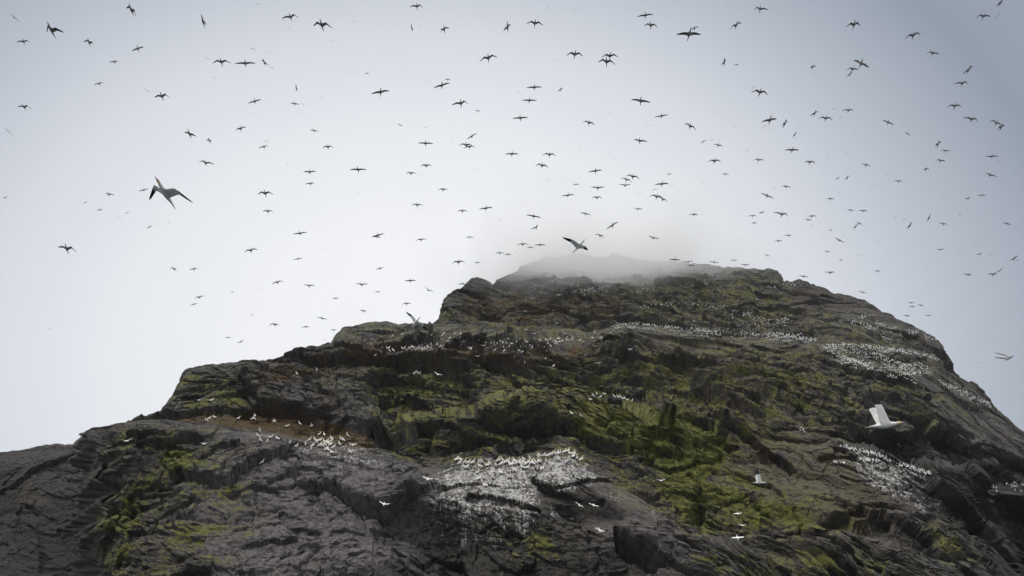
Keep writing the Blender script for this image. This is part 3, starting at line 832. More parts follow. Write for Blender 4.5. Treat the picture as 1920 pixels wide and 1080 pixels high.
def gannet_mesh(pose, plumage):
    vs, fs, fm = [], [], []

    def mat_body(x):
        return 3 if x > 0.40 else (2 if x > 0.26 else (4 if x < -0.30 and plumage == "backlit" else 0))
    for (x, w, h, z) in BODY:
        for k in range(NS):
            a = 2 * math.pi * (k + 0.5) / NS
            vs.append((x, 0.78 * w * math.cos(a), z + 0.78 * h * math.sin(a)))
    nr = len(BODY)
    # sector between k = NS-1 and k = 0 faces +y (left), between NS/2-1 and NS/2 faces -y
    for i in range(nr - 1):
        for k in range(NS):
            if RA <= i < RB and k in (NS - 1, NS // 2 - 1):
                continue
            k2 = (k + 1) % NS
            fs.append((i * NS + k, i * NS + k2, (i + 1) * NS + k2, (i + 1) * NS + k))
            fm.append(mat_body((BODY[i][0] + BODY[i + 1][0]) / 2))
    fs.append(tuple(range(NS))[::-1]); fm.append(3)
    fs.append(tuple((nr - 1) * NS + k for k in range(NS))); fm.append(0)
    n = RB - RA + 1
    tips = []
    for side, prm in ((1, POSES[pose][0]), (-1, POSES[pose][1])):
        s1, d1, s2, d2 = [rad(v) for v in prm]
        ktop, kbot = (0, NS - 1) if side == 1 else (NS // 2 - 1, NS // 2)
        loop = [i * NS + ktop for i in range(RA, RB + 1)] + [i * NS + kbot for i in range(RB, RA - 1, -1)]
        e1 = Vector((math.sin(s1), math.cos(s1) * math.cos(d1), math.cos(s1) * math.sin(d1)))
        e2 = Vector((-math.sin(s2), math.cos(s2) * math.cos(d2), math.cos(s2) * math.sin(d2)))
        p0 = Vector((0.02, 0.062, 0.006))
        wrist = p0 + e1 * 0.33
        # station centre, chord, thickness, chord twist, material
        st = [(p0 + e1 * 0.07, 0.235, 0.022, 0.0, 0), (p0 + e1 * 0.17, 0.215, 0.018, 0.3, 0), (p0 + e1 * 0.26, 0.20, 0.016, 0.6, 4),
              (wrist + e2 * 0.02, 0.185, 0.014, 0.8, 4), (wrist + e2 * 0.12, 0.165, 0.012, 0.9, 4), (wrist + e2 * 0.20, 0.15, 0.011, 1.0, 1),
              (wrist + e2 * 0.32, 0.125, 0.009, 1.0, 1), (wrist + e2 * 0.43, 0.09, 0.007, 1.0, 1), (wrist + e2 * 0.51, 0.05, 0.005, 1.0, 1), (wrist + e2 * 0.56, 0.012, 0.003, 1.0, 1)]
        prev, pm = loop, 0
        for c, ch, th, tw, mt in st:
            turn = -s2 * 0.45 * tw
            ch *= 0.92 if plumage == "backlit" else 1.0
            cx, cy = math.cos(turn), math.sin(turn)
            row = []
            for j in range(n):
                u = j / (n - 1)
                t_ = th * (math.sin(math.pi * (0.06 + 0.94 * u) ** 0.6) + 0.10)
                row.append((u, t_))
            new = []
            for (u, t_), sg in [(r, 1) for r in row] + [(r, -1) for r in row[::-1]]:
                d = (0.36 - u) * ch
                cam_ = 0.05 * ch * math.sin(math.pi * u)
                p = c + Vector((d * cx, d * cy, sg * t_ + cam_))
                vs.append((p.x, side * p.y, p.z))
                new.append(len(vs) - 1)
            m2 = 2 * n
            for j in range(m2):
                j2 = (j + 1) % m2
                q = (prev[j], prev[j2], new[j2], new[j])
                fs.append(q if side == 1 else q[::-1])
                fm.append(max(pm, 0) if mt != 1 else 1)
            prev, pm = new, mt
        for j in range(n - 1):
            q = (prev[j], prev[j + 1], prev[2 * n - 2 - j], prev[2 * n - 1 - j])
            fs.append(q if side == 1 else q[::-1]); fm.append(1)
        e = st[-1][0]
        tips.append(Vector((e.x, side * e.y, e.z)))
    me = bpy.data.meshes.new("gannet_in_flight")
    me.from_pydata(vs, [], fs)
    for m in BIRD_MATS[plumage]:
        me.materials.append(m)
    me.polygons.foreach_set("material_index", fm)
    me.polygons.foreach_set("use_smooth", [True] * len(fs))
    me.update()
    return me, tips


FLY = {}
for ps in POSES:
    for pl in ("adult", "backlit"):
        FLY[(ps, pl)] = gannet_mesh(ps, pl)

# surface lookup, so that nothing flies inside the rock and the standing birds stand on it
TREES = []
for vv, qq in BUILT:
    TREES.append(BVHTree.FromPolygons([tuple(v) for v in vv.tolist()], qq.tolist()))


def hit(px, py):
    d = Vector(ray(px, py).tolist()).normalized()
    best = None
    for tr in TREES:
        loc, nor, _i, dist = tr.ray_cast(Vector(CAM.tolist()), d)
        if loc is not None and (best is None or dist < best[2]):
            best = (loc, nor, dist)
    return best


CAMV = Vector(CAM.tolist())
R_, F_, U_ = Vector((1, 0, 0)), Vector((0, CP, SP)), Vector((0, -SP, CP))


def project(p):
    v = p - CAMV
    z = v.dot(F_)
    return Vector((960 + FPX * v.dot(R_) / z, 540 - FPX * v.dot(U_) / z))


# where the birds are in the sky: centre x, centre y, span (all in quarter pixels from the tile corner), tilt, pose
TILES = [
    ((0, 0), """108 132 105 -38 S;385 226 130 -10 W;178 312 108 5 R;985 75 95 -40 D;1523 160 95 -48 L;668 318 85 -20 D;1035 365 95 20 L;858 465 80 5 R;745 628 78 15 R;
1213 722 118 8 R;1105 680 65 -38 S;180 803 105 -3 R;520 835 25 -70 S;62 985 90 -45 S;1422 1005 95 -18 L;1570 1055 50 -22 D;1558 440 60 -22 S;1660 465 140 0 M;1840 475 160 2 L;
1610 584 40 -14 S;1877 842 25 0 S;1805 966 90 18 W;1895 368 60 -20 S"""),
    ((480, 0), """10 33 40 -10 S;258 128 130 10 R;215 152 45 -10 S;242 216 40 0 S;493 188 145 -6 M;742 165 40 -20 S;472 272 28 5 S;575 307 40 -15 S;97 390 45 -28 S;57 406 40 0 S;
62 468 65 -35 L;120 508 45 -32 S;302 660 55 -65 L;710 540 45 -25 S;832 550 38 8 D;492 737 48 -38 S;290 778 70 -8 L;352 780 48 -32 S;320 860 28 22 S;434 980 65 -10 L;455 950 20 -20 S;
77 1060 48 -22 S;-8 760 105 15 L;1207 48 104 3 R;1168 210 62 -62 L;1220 207 48 -55 S;1412 220 75 25 D;1690 118 25 -75 S;1887 203 85 48 L;1743 435 140 14 M;1438 597 52 -5 D;1395 640 130 18 L;
935 690 140 10 L;1537 775 130 10 R;1358 780 30 88 S;1663 832 45 -12 D;1183 901 30 15 S;1080 937 48 -22 L;1282 617 28 -8 S;1285 862 16 -10 S;1270 955 32 -5 S;896 984 30 5 S;1620 1022 90 30 L;
1520 1010 20 10 S;1817 1030 15 0 S;1468 1066 32 0 S"""),
    ((960, 0), """77 47 36 5 S;275 57 35 -50 S;470 84 30 -60 S;172 175 130 -6 M;1000 115 125 8 L;1040 190 105 -5 M;1370 212 70 22 D;1330 255 185 0 L;1682 190 100 28 M;1860 68 115 -5 W;1620 38 40 42 S;
472 408 130 -3 M;735 420 130 0 M;708 463 132 -7 M;322 450 42 0 S;205 516 25 -10 S;532 475 25 -70 S;1592 465 68 50 L;1683 485 42 0 M;1125 595 30 45 S;168 655 120 3 L;365 672 50 32 L;42 690 38 -2 S;
131 753 115 0 L;62 885 118 4 L;887 695 30 -70 S;965 756 150 -9 L;75 712 25 45 S;478 803 25 20 S;577 922 98 -15 M;740 852 38 25 S;1122 870 108 9 L;1063 944 35 -5 S;1335 947 105 -27 M;1527 855 55 32 S;
1808 658 45 38 S;1860 692 130 -8 M;1672 948 52 27 S;1892 947 50 30 S;540 1058 32 35 S"""),
    ((1440, 0), """645 185 110 5 M;1090 265 125 15 M;1235 400 102 -8 W;1615 122 112 -2 W;1745 18 75 42 L;1715 125 75 40 S;335 503 55 20 D;697 475 130 -45 L;635 520 92 -4 W;615 557 60 38 L;122 556 22 80 S;
1505 522 95 36 L;1255 522 40 55 S;1460 625 105 3 R;155 743 20 -65 S;1400 795 110 0 M;495 818 40 -20 S;523 808 30 -75 S;605 828 88 0 R;350 850 70 30 L;433 888 110 -6 M;545 883 45 42 S;15 900 115 12 L;
127 925 72 55 D;900 918 92 -22 L;1530 895 112 -10 R;1710 922 100 -25 M;1748 953 60 32 D;1047 1003 48 -52 L;202 1008 55 45 L;200 1040 20 -25 S"""),
    ((0, 250), """205 298 36 -18 S;42 482 48 15 R;640 520 40 20 L;815 458 72 -8 W;750 575 54 10 R;1078 425 78 15 L;1540 222 118 -8 W;952 598 38 5 V;898 627 42 -28 S;1122 702 52 22 L;1173 690 28 -28 S;
1270 672 38 88 S;1407 660 26 -15 S;500 866 150 -12 R;1253 972 30 -5 S;1305 1018 60 -20 D;1455 1018 72 10 R;1882 878 108 12 M"""),
    ((480, 250), """60 102 78 12 R;538 103 85 3 M;237 235 32 -38 S;403 290 100 2 V;765 272 130 0 L;410 378 78 5 R;68 450 120 0 M;88 585 85 0 M;408 557 28 55 S;330 750 110 8 L;315 942 75 10 L;1272 75 118 -2 L;
1575 88 105 -3 M;1600 102 85 5 D;1275 243 90 0 M;1162 300 85 0 M;1230 315 35 35 S;1140 177 22 -15 S;1262 193 20 5 S;1332 176 20 15 S;1648 274 38 0 S;1493 367 30 -5 S;1403 422 75 0 M;1208 538 92 -2 M;
975 476 25 30 S;763 447 35 -10 S;710 486 30 -25 S;1140 491 20 -10 S;1548 583 78 0 M;1725 562 105 7 L;1835 652 28 5 D;915 765 105 15 L;905 777 70 -5 L;1238 798 85 5 D;1300 744 15 30 S;1603 780 65 0 D;
1518 966 100 6 M;1660 970 50 0 D;1828 898 65 0 D;1888 910 65 0 D;930 1015 70 12 D;522 865 16 5 V;655 915 20 -20 S;1750 315 18 0 S;1430 305 14 60 S;1480 275 15 20 S;1535 300 12 40 S;1705 290 15 40 S"""),
    ((960, 250), """0 155 105 0 L;280 160 105 -4 M;225 242 100 -10 M;627 282 105 8 L;957 57 105 -8 V;518 123 38 45 S;570 146 22 30 S;760 188 32 20 S;748 248 22 -15 S;745 302 32 20 S;730 168 25 -15 S;508 325 30 40 S;
268 348 40 25 S;278 406 30 10 S;480 384 55 3 D;645 410 105 0 V;905 325 108 -12 M;857 348 90 -18 M;850 390 85 0 V;420 465 98 6 L;637 482 82 0 M;1125 380 108 5 L;1178 306 48 8 D;1205 393 42 20 S;
1068 423 55 12 S;1238 430 30 32 S;963 451 35 10 S;1085 475 105 -12 M;1130 495 75 -25 M;1437 62 52 28 L;1500 48 45 15 S;1558 45 48 45 S;1547 90 75 -12 M;1520 208 102 0 M;1762 133 50 30 S;1382 211 32 12 S;
1848 200 84 -3 W;1600 307 58 -3 D;1432 369 35 5 S;1675 330 20 25 S;945 568 62 -5 W;550 603 82 -12 L;162 622 115 -10 L;183 705 65 30 V;755 690 105 32 L;660 768 78 -18 D;1060 785 82 -15 V;1138 816 26 0 D;
1365 610 70 0 M;1462 493 36 25 S;1372 542 28 10 S;1600 569 28 32 S;1738 595 22 20 S;1805 620 65 3 M;1873 595 48 18 D;1815 673 48 0 D;910 698 30 28 S;820 630 20 45 S;775 630 20 45 S;410 560 18 60 S;
80 833 88 4 D;138 857 60 0 D;212 837 85 0 L;30 883 40 -5 S;428 878 25 -5 D;1222 948 90 -4 L;1322 965 75 5 V;1340 992 60 -3 D;1000 885 25 40 S;920 955 25 45 S;955 985 20 70 S;1515 967 76 -8 L;1665 952 58 2 L;
1752 988 68 0 V;1535 857 35 35 S;1472 913 20 -80 S;1197 857 20 45 S;1690 1045 70 0 V;1672 1058 85 -2 M;1833 1055 76 -3 V"""),
    ((1440, 250), """182 125 112 -1 L;315 217 92 -2 M;450 180 48 45 S;595 146 38 22 S;735 238 74 -12 M;405 308 35 38 S;527 336 45 32 V;595 332 48 42 L;1275 80 60 45 D;1330 132 74 -3 W;1293 205 80 -8 W;1185 270 46 10 D;
1682 173 100 2 L;1733 207 55 38 S;1665 313 96 -15 W;1695 283 25 -5 S;1865 293 40 38 S;888 308 45 25 S;980 360 68 -5 R;802 387 48 18 S;133 400 74 -8 W;45 408 38 25 S;538 440 40 52 S;-8 468 110 -22 L;468 492 68 -3 M;
1320 458 30 80 S;1505 487 48 25 V;1603 465 68 0 L;618 578 60 -5 W;718 583 68 -8 R;105 608 118 -12 R;330 622 70 3 D;303 650 57 -5 W;325 692 38 42 S;385 668 30 35 S;683 677 60 -22 M;658 698 55 38 L;720 732 38 22 S;
955 632 45 42 S;1018 647 52 20 S;1063 692 62 42 L;1207 633 58 55 L;1315 680 70 -12 R;1440 608 28 15 R;1232 567 25 45 S;1430 573 30 25 S;1790 678 68 -18 W;155 767 60 0 R;80 808 62 0 M;155 682 20 20 S;468 727 40 -15 M;
535 802 82 -28 L;577 767 38 28 S;590 798 22 40 S;822 810 35 45 S;445 888 50 -5 M;545 950 42 -30 M;685 915 36 10 S;875 920 28 15 S;1298 872 62 8 V;1555 835 45 35 S;1440 912 38 48 S;1590 905 48 22 V;1677 905 55 20 S;
1848 937 75 30 L;1870 953 45 18 S;1185 1025 42 32 S;1740 1028 70 32 L;470 1045 80 -3 R;825 1035 52 -5 R;875 1018 35 5 S;1505 1062 68 -8 R;1692 1058 72 2 R;268 1073 75 -8 L;80 973 25 10 S;258 1030 18 30 S;-6 916 45 -20 D"""),
    ((0, 500), """1480 92 20 -30 S;1742 190 36 -10 D;1493 230 75 15 W;1455 282 62 15 L;340 314 14 -10 S;372 470 50 -5 S;1598 306 20 -20 S;1752 320 24 8 S;1890 363 32 -5 D;1712 532 52 0 D;1808 563 60 28 V;938 622 20 -12 S;865 770 12 0 S"""),
    ((480, 500), """160 118 95 15 D;398 143 85 -2 V;790 135 90 -2 V;1157 105 92 2 L;912 190 48 2 D;598 238 55 2 D;1130 278 75 3 D;1290 175 75 -30 V;805 333 60 -12 D;495 388 80 -12 L;40 172 30 -12 S;292 238 24 45 S;42 280 28 85 S;
230 299 25 -20 S;157 388 12 0 S;140 435 82 -3 D;373 453 65 5 D;583 476 55 0 D;1575 140 125 -10 M;1385 130 15 0 S;428 170 20 0 S;840 297 22 20 S;515 550 40 -20 S;390 515 18 0 S;125 588 20 0 S"""),
    ((1440, 500), """580 123 38 15 S;708 192 65 -12 L;1078 272 54 0 R;1083 300 55 3 L;1145 290 55 -8 M;1045 370 60 -8 R;1202 365 58 -2 L;945 266 30 18 S;750 268 18 20 S;1195 127 32 15 S;1243 152 28 15 S;1310 396 20 0 S;1435 362 20 20 S;
1695 417 22 15 S;1480 507 20 40 S;1620 538 14 30 S;1722 530 22 10 S;1580 720 18 -20 V;1685 958 45 -5 S"""),
]
# birds seen against the rock, lit from above: centre and span in frame pixels
ROCK_FLIERS = """985 584 12 0 V;1036 582 11 0 V;1071 583 11 5 V;1000 600 10 0 L;1044 606 11 -3 L;986 618 11 0 V;1001 625 11 4 L;1151 547 10 2 V;1048 553 20 5 L;1086 517 22 -18 L;1036 528 19 -4 M;1146 523 20 8 L;
1205 596 10 5 L;1244 600 10 -15 L;1251 605 9 0 L;1226 602 9 0 L;1259 602 9 5 L;1236 587 9 0 L;1251 587 9 5 L;1157 605 11 -5 L;1181 655 14 0 V;1122 681 23 0 D;1301 584 10 10 L;1301 602 11 -20 V;1432 550 11 12 L;1419 562 11 5 V;
375 750 24 12 D;240 826 30 14 D;385 832 22 5 V;720 945 16 -15 V;802 898 17 -12 V;1086 947 27 -32 D;1113 947 36 -18 M;1124 994 28 -22 D;1239 901 30 0 V;1383 963 17 5 L;1391 985 18 -5 D;1383 1008 14 5 L;741 812 9 15 V;500 818 10 0 V;662 834 13 0 V;
821 702 28 -20 V;1560 633 8 10 V;1467 581 9 0 L;1535 612 9 5 L;1575 602 9 10 L;1712 645 9 8 L;896 668 11 10 V;906 648 12 0 V;944 662 9 0 L;908 647 10 5 V;870 640 12 10 L"""

ENT = []
for (ox, oy), txt in TILES:
    for it in txt.replace("\n", "").split(";"):
        x, y, s, a, p = it.split()
        ENT.append([ox + float(x) / 4, oy + float(y) / 4, float(s) / 4, float(a), p, "backlit", None])
for it in ROCK_FLIERS.replace("\n", "").split(";"):
    x, y, s, a, p = it.split()
    ENT.append([float(x), float(y), float(s), float(a), p, "adult", None])
# the big near birds (yaw of the body given)
ENT.append([310, 362, 82, -4, "B", "adult", -14])
ENT.append([1085, 462, 53, -27, "V", "adult", 42])
ENT.append([780, 604, 55, -40, "V", "adult", 40])


def frame(h, up):
    h = h.normalized()
    left = up.cross(h).normalized()
    up = h.cross(left)
    return Matrix(((h.x, left.x, up.x), (h.y, left.y, up.y), (h.z, left.z, up.z)))


brnd = random.Random(5)


def solve(e):
    """orientation and distance of one flying bird from how it shows in the photograph"""
    x, y, span, ang, pose, plum, yaw = e[:7]
    me, tips = FLY[(pose, plum)]
    v = Vector(ray(x, y).tolist()).normalized()
    if pose == "S":
        a = rad(ang)
        w = R_ * math.cos(a) + U_ * math.sin(a)
        w = (w - v * w.dot(v)).normalized()
        tilt = rad(brnd.choice((-1, 1)) * brnd.uniform(10, 24))
        h = Matrix.Rotation(tilt, 3, w) @ (-v)
        up = h.cross(w)
        M = frame(h, up)
    else:
        yw = rad(brnd.uniform(-9, 9) if yaw is None else yaw)
        pt = rad(brnd.uniform(-42, -18) if plum == 'adult' and yaw is None else brnd.uniform(8, 28))
        h = Vector((math.sin(yw) * math.cos(pt), -math.cos(yw) * math.cos(pt), math.sin(pt)))
        base = frame(h, Vector((0, 0, 1)))
        best = None
        c = CAMV + v * 100
        for k in range(-75, 76, 3):
            M = base @ Matrix.Rotation(rad(k), 3, 'X')
            a, b = project(c + M @ tips[0]), project(c + M @ tips[1])
            d = a - b if pose not in 'RW' else (project(c) - b if pose == 'R' else a - project(c))
            an = math.degrees(math.atan2(-d.y, d.x))
            err = abs((an - ang + 180) % 360 - 180)
            if best is None or err < best[0]:
                best = (err, M)
        M = best[1]
    c = CAMV + v * 100
    pr = [project(c + M @ t_) for t_ in tips]
    px100 = max((pr[0] - pr[1]).length, 0.55 * FPX * 1.75 / 100)
    D = 100 * px100 / span
    D = min(max(D, 12.0), 520.0)
    hh = hit(x, y)
    if hh is not None and D > hh[2] - 4:
        D = hh[2] - 4 - brnd.uniform(0, 5)
    return M, CAMV + v * D


ENT.sort(key=lambda e: -e[2])
NMAX = 294
SOLO, REST = ENT[:NMAX], ENT[NMAX:]


def side_word(x):
    names = ((130, "over the headland"), (340, "over the lowest left skyline"), (520, "over the left cliff top"), (700, "over the brown turf slope"), (860, "over the skyline notch"),
             (1010, "over the summit's left shoulder"), (1160, "over the misty summit"), (1320, "over the summit's right end"), (1470, "over the flat crest"), (1620, "over the upper ridge"),
             (1780, "over the nest terraces"), (9999, "over the ridge's right end"))
    return next(n for lim, n in names if x < lim)


def height_word(y):
    return "topmost" if y < 125 else ("high" if y < 250 else ("midway" if y < 370 else ("low" if y < 480 else "lowest")))


ORD = "first second third fourth fifth sixth seventh eighth ninth tenth eleventh twelfth thirteenth fourteenth fifteenth sixteenth seventeenth eighteenth nineteenth twentieth".split()
POSE_WORD = {"L": "level wings", "M": "crooked wings", "D": "drooping wingtips", "V": "raised wings", "R": "right wing folded", "W": "left wing folded", "S": "edge-on wings", "B": "bent wings", "K": "one raised wing"}


def size_word(s):
    return "big" if s > 30 else ("middling" if s > 20 else ("small" if s > 12 else "tiny"))


def tilt_word(a):
    return "" if abs(a) < 15 else (" tilted left" if a > 0 else " tilted right")


def rock_place(x, y):
    if y < 640:
        return "before the summit rocks" if x < 1200 else "below the flat crest"
    if y < 720:
        return "before the upper ledges"
    if x < 700:
        return "before the left slabs"
    if x < 1000:
        return "beside the whitewashed knoll"
    if x < 1180:
        return "before dark rock under the knoll"
    return "before the mossy right face"


def label_all(ents):
    keyed = {}
    for e in ents:
        x, y, s, a, p = e[:5]
        rock = e[5] == "adult" and e[6] is None
        key = ("white" if rock else "dark", size_word(s), POSE_WORD[p] + tilt_word(a), rock_place(x, y) if rock else height_word(y) + " " + side_word(x))
        keyed.setdefault(key, []).append(e)
    for key, es in keyed.items():
        es.sort(key=lambda e: e[0])
        for i, e in enumerate(es):
            txt = f"{key[1]} {key[0]} gannet with {key[2]} {key[3]}"
            if len(es) > 1:
                txt = f"{key[1]} {key[0]} gannet, {key[2]}, {ORD[i]} from left, {key[3]}"
            e.append(txt)


label_all(SOLO)
SPECIAL = {(310, 362): "nearest pale bellied gannet with bent black tipped wings in the left sky",
           (1085, 462): "large white bellied gannet with raised wings gliding just above the misty summit",
           (780, 604): "large gannet tilted steeply beside the low notch left of the summit"}


def add_flier(me, M, loc, label, group):
    o = bpy.data.objects.new("flying_gannet", me)
    o.matrix_world = Matrix.Translation(loc) @ M.to_4x4()
    o["label"] = label
    o["category"] = "gannet"
    o["group"] = group
    COL.objects.link(o)
    return o


for e in SOLO:
    M, loc = solve(e)
    lab = SPECIAL.get((e[0], e[1]), e[-1])
    add_flier(FLY[(e[4], e[5])][0], M, loc, lab, "gannets flying before the rock" if e[5] == "adult" and e[6] is None else "gannets wheeling in the sky")


def special(px, py, length_px, h, up, pose, label, plumage="adult"):
    """a bird whose body is seen from the side: size from its length in the frame"""
    v = Vector(ray(px, py).tolist()).normalized()
    M = frame(Vector(h), Vector(up))
    c = CAMV + v * 50
    l50 = (project(c + M @ Vector((0.5, 0, 0))) - project(c + M @ Vector((-0.49, 0, 0)))).length
    add_flier(FLY[(pose, plumage)][0], M, CAMV + v * (50 * l50 / length_px), label, "gannets flying before the rock")


special(1659, 797, 77, (1, 0.05, 0.16), (-0.1, 0.05, 1), "K", "nearest white gannet with yellow head and raised wing before the right cliff")
special(1424, 905, 31, (1, 0.1, 0.03), (0, 0.0, 1), "K", "white gannet with one raised wing before the brown streaked face")
special(1893, 671, 21, (1, 0.2, 0.55), (-0.5, 0.9, 0.7), "K", "grey gannet climbing steeply in the open sky beyond the ridge", "backlit")  # its grey is shade put into the plumage colour

# the faintest far birds as one mass
for _ in range(46):
    fx = brnd.choice((brnd.uniform(700, 1300), brnd.uniform(1200, 1910), brnd.uniform(1000, 1700)))
    REST.append([fx, brnd.uniform(120, 440), brnd.uniform(5, 8), (45 if fx > 1100 else -30) * brnd.uniform(0.2, 1), "S", "backlit", None])
if REST:
    pv, pf = [], []
    for e in REST:
        M, loc = solve(e)
        me = FLY[(e[4], e[5])][0]
        o0 = len(pv)
        pv += [tuple(M @ v.co + loc) for v in me.vertices]
        pf += [tuple(i + o0 for i in p.vertices) for p in me.polygons]
    me = bpy.data.meshes.new("distant_gannets")
    me.from_pydata(pv, [], pf)
    me.materials.append(M_SHADE_GREY)
    ob = bpy.data.objects.new("distant_gannets", me)
    ob["kind"] = "stuff"
    ob["label"] = "faintest far gannets fading into the bright haze"
    COL.objects.link(ob)

for _o in COL.objects:
    if _o.get("label") and len(_o["label"].split()) > 16:
        print("LONG", _o["label"])
# ------------------------------------------------------------------ gannets standing on the rock
def standing_mesh(name, spine, n, plumage_cut):
    """one closed surface along a spine of (x, z, radius); the feet are drawn out of the belly"""
    import bmesh
    bm = bmesh.new()
    rings = []
    for i, (x, z, r, q) in enumerate(spine):
        a = spine[max(i - 1, 0)]
        b = spine[min(i + 1, len(spine) - 1)]
        t_ = Vector((b[0] - a[0], 0, b[1] - a[1])).normalized()
        nrm = Vector((-t_.z, 0, t_.x))
        ring = []
        for k in range(n):
            an = 2 * math.pi * (k + 0.5) / n
            ring.append(bm.verts.new(Vector((x, 0, z)) + nrm * (r * math.sin(an)) + Vector((0, 1, 0)) * (r * q * math.cos(an))))
        rings.append(ring)
    for i in range(len(rings) - 1):
        for k in range(n):
            f = bm.faces.new((rings[i][k], rings[i][(k + 1) % n], rings[i + 1][(k + 1) % n], rings[i + 1][k]))
            s = (spine[i][2] and 0)
            xm, zm = (spine[i][0] + spine[i + 1][0]) / 2, (spine[i][1] + spine[i + 1][1]) / 2
            f.material_index = plumage_cut(i, xm, zm)
            f.smooth = True
    bm.faces.new(rings[0][::-1]).material_index = 1
    bm.faces.new(rings[-1]).material_index = 3
    bm.faces.ensure_lookup_table()
    legs = []
    for sy in (-1, 1):
        tgt = Vector((-0.01, 0.045 * sy, 0.20))
        f = min((f for f in bm.faces if f.normal is not None and f not in legs), key=lambda f: (f.calc_center_median() - tgt).length)
        legs.append(f)
    for f in legs:
        sy = 1 if f.calc_center_median().y > 0 else -1
        for c, sc in ((Vector((0.0, 0.045 * sy, 0.08)), 0.35), (Vector((0.03, 0.05 * sy, 0.0)), 0.75)):
            res = bmesh.ops.extrude_discrete_faces(bm, faces=[f])
            f = res["faces"][0]
            m0 = f.calc_center_median()
            for v in f.verts:
                v.co = c + (v.co - m0) * sc
            f.material_index = 1
            for e in f.edges:
                for lf in e.link_faces:
                    lf.material_index = 1
    bmesh.ops.recalc_face_normals(bm, faces=bm.faces)
    me = bpy.data.meshes.new(name)
    bm.to_mesh(me)
    bm.free()
    for m in BIRD_MATS["adult"]:
        me.materials.append(m)
    return me


SP_ALERT = [(-0.40, 0.10, 0.010, 1.2), (-0.33, 0.14, 0.032, 1.0), (-0.24, 0.20, 0.062, 0.95), (-0.14, 0.27, 0.098, 0.95), (-0.03, 0.34, 0.122, 0.95), (0.07, 0.41, 0.115, 0.95), (0.13, 0.49, 0.085, 0.95),
            (0.15, 0.57, 0.056, 1.0), (0.155, 0.64, 0.044, 1.0), (0.17, 0.70, 0.046, 0.9), (0.21, 0.735, 0.047, 0.85), (0.26, 0.735, 0.032, 0.8), (0.29, 0.728, 0.019, 0.8), (0.34, 0.718, 0.011, 0.8), (0.385, 0.708, 0.003, 0.8)]
SP_REST = [(-0.46, 0.13, 0.010, 1.2), (-0.38, 0.16, 0.035, 1.0), (-0.28, 0.20, 0.066, 1.0), (-0.16, 0.23, 0.105, 1.0), (-0.03, 0.26, 0.128, 1.0), (0.10, 0.30, 0.120, 1.0), (0.18, 0.37, 0.088, 1.0),
           (0.205, 0.44, 0.058, 1.0), (0.205, 0.50, 0.046, 1.0), (0.22, 0.55, 0.046, 0.9), (0.26, 0.575, 0.046, 0.85), (0.31, 0.565, 0.031, 0.8), (0.34, 0.553, 0.018, 0.8), (0.39, 0.535, 0.010, 0.8), (0.43, 0.52, 0.003, 0.8)]
cut_a = lambda i, x, z: 1 if i < 2 else (3 if i >= 11 else (2 if i >= 7 else 0))
STAND = [standing_mesh("standing_gannet", SP_ALERT, 12, cut_a), standing_mesh("resting_gannet", SP_REST, 12, cut_a)]

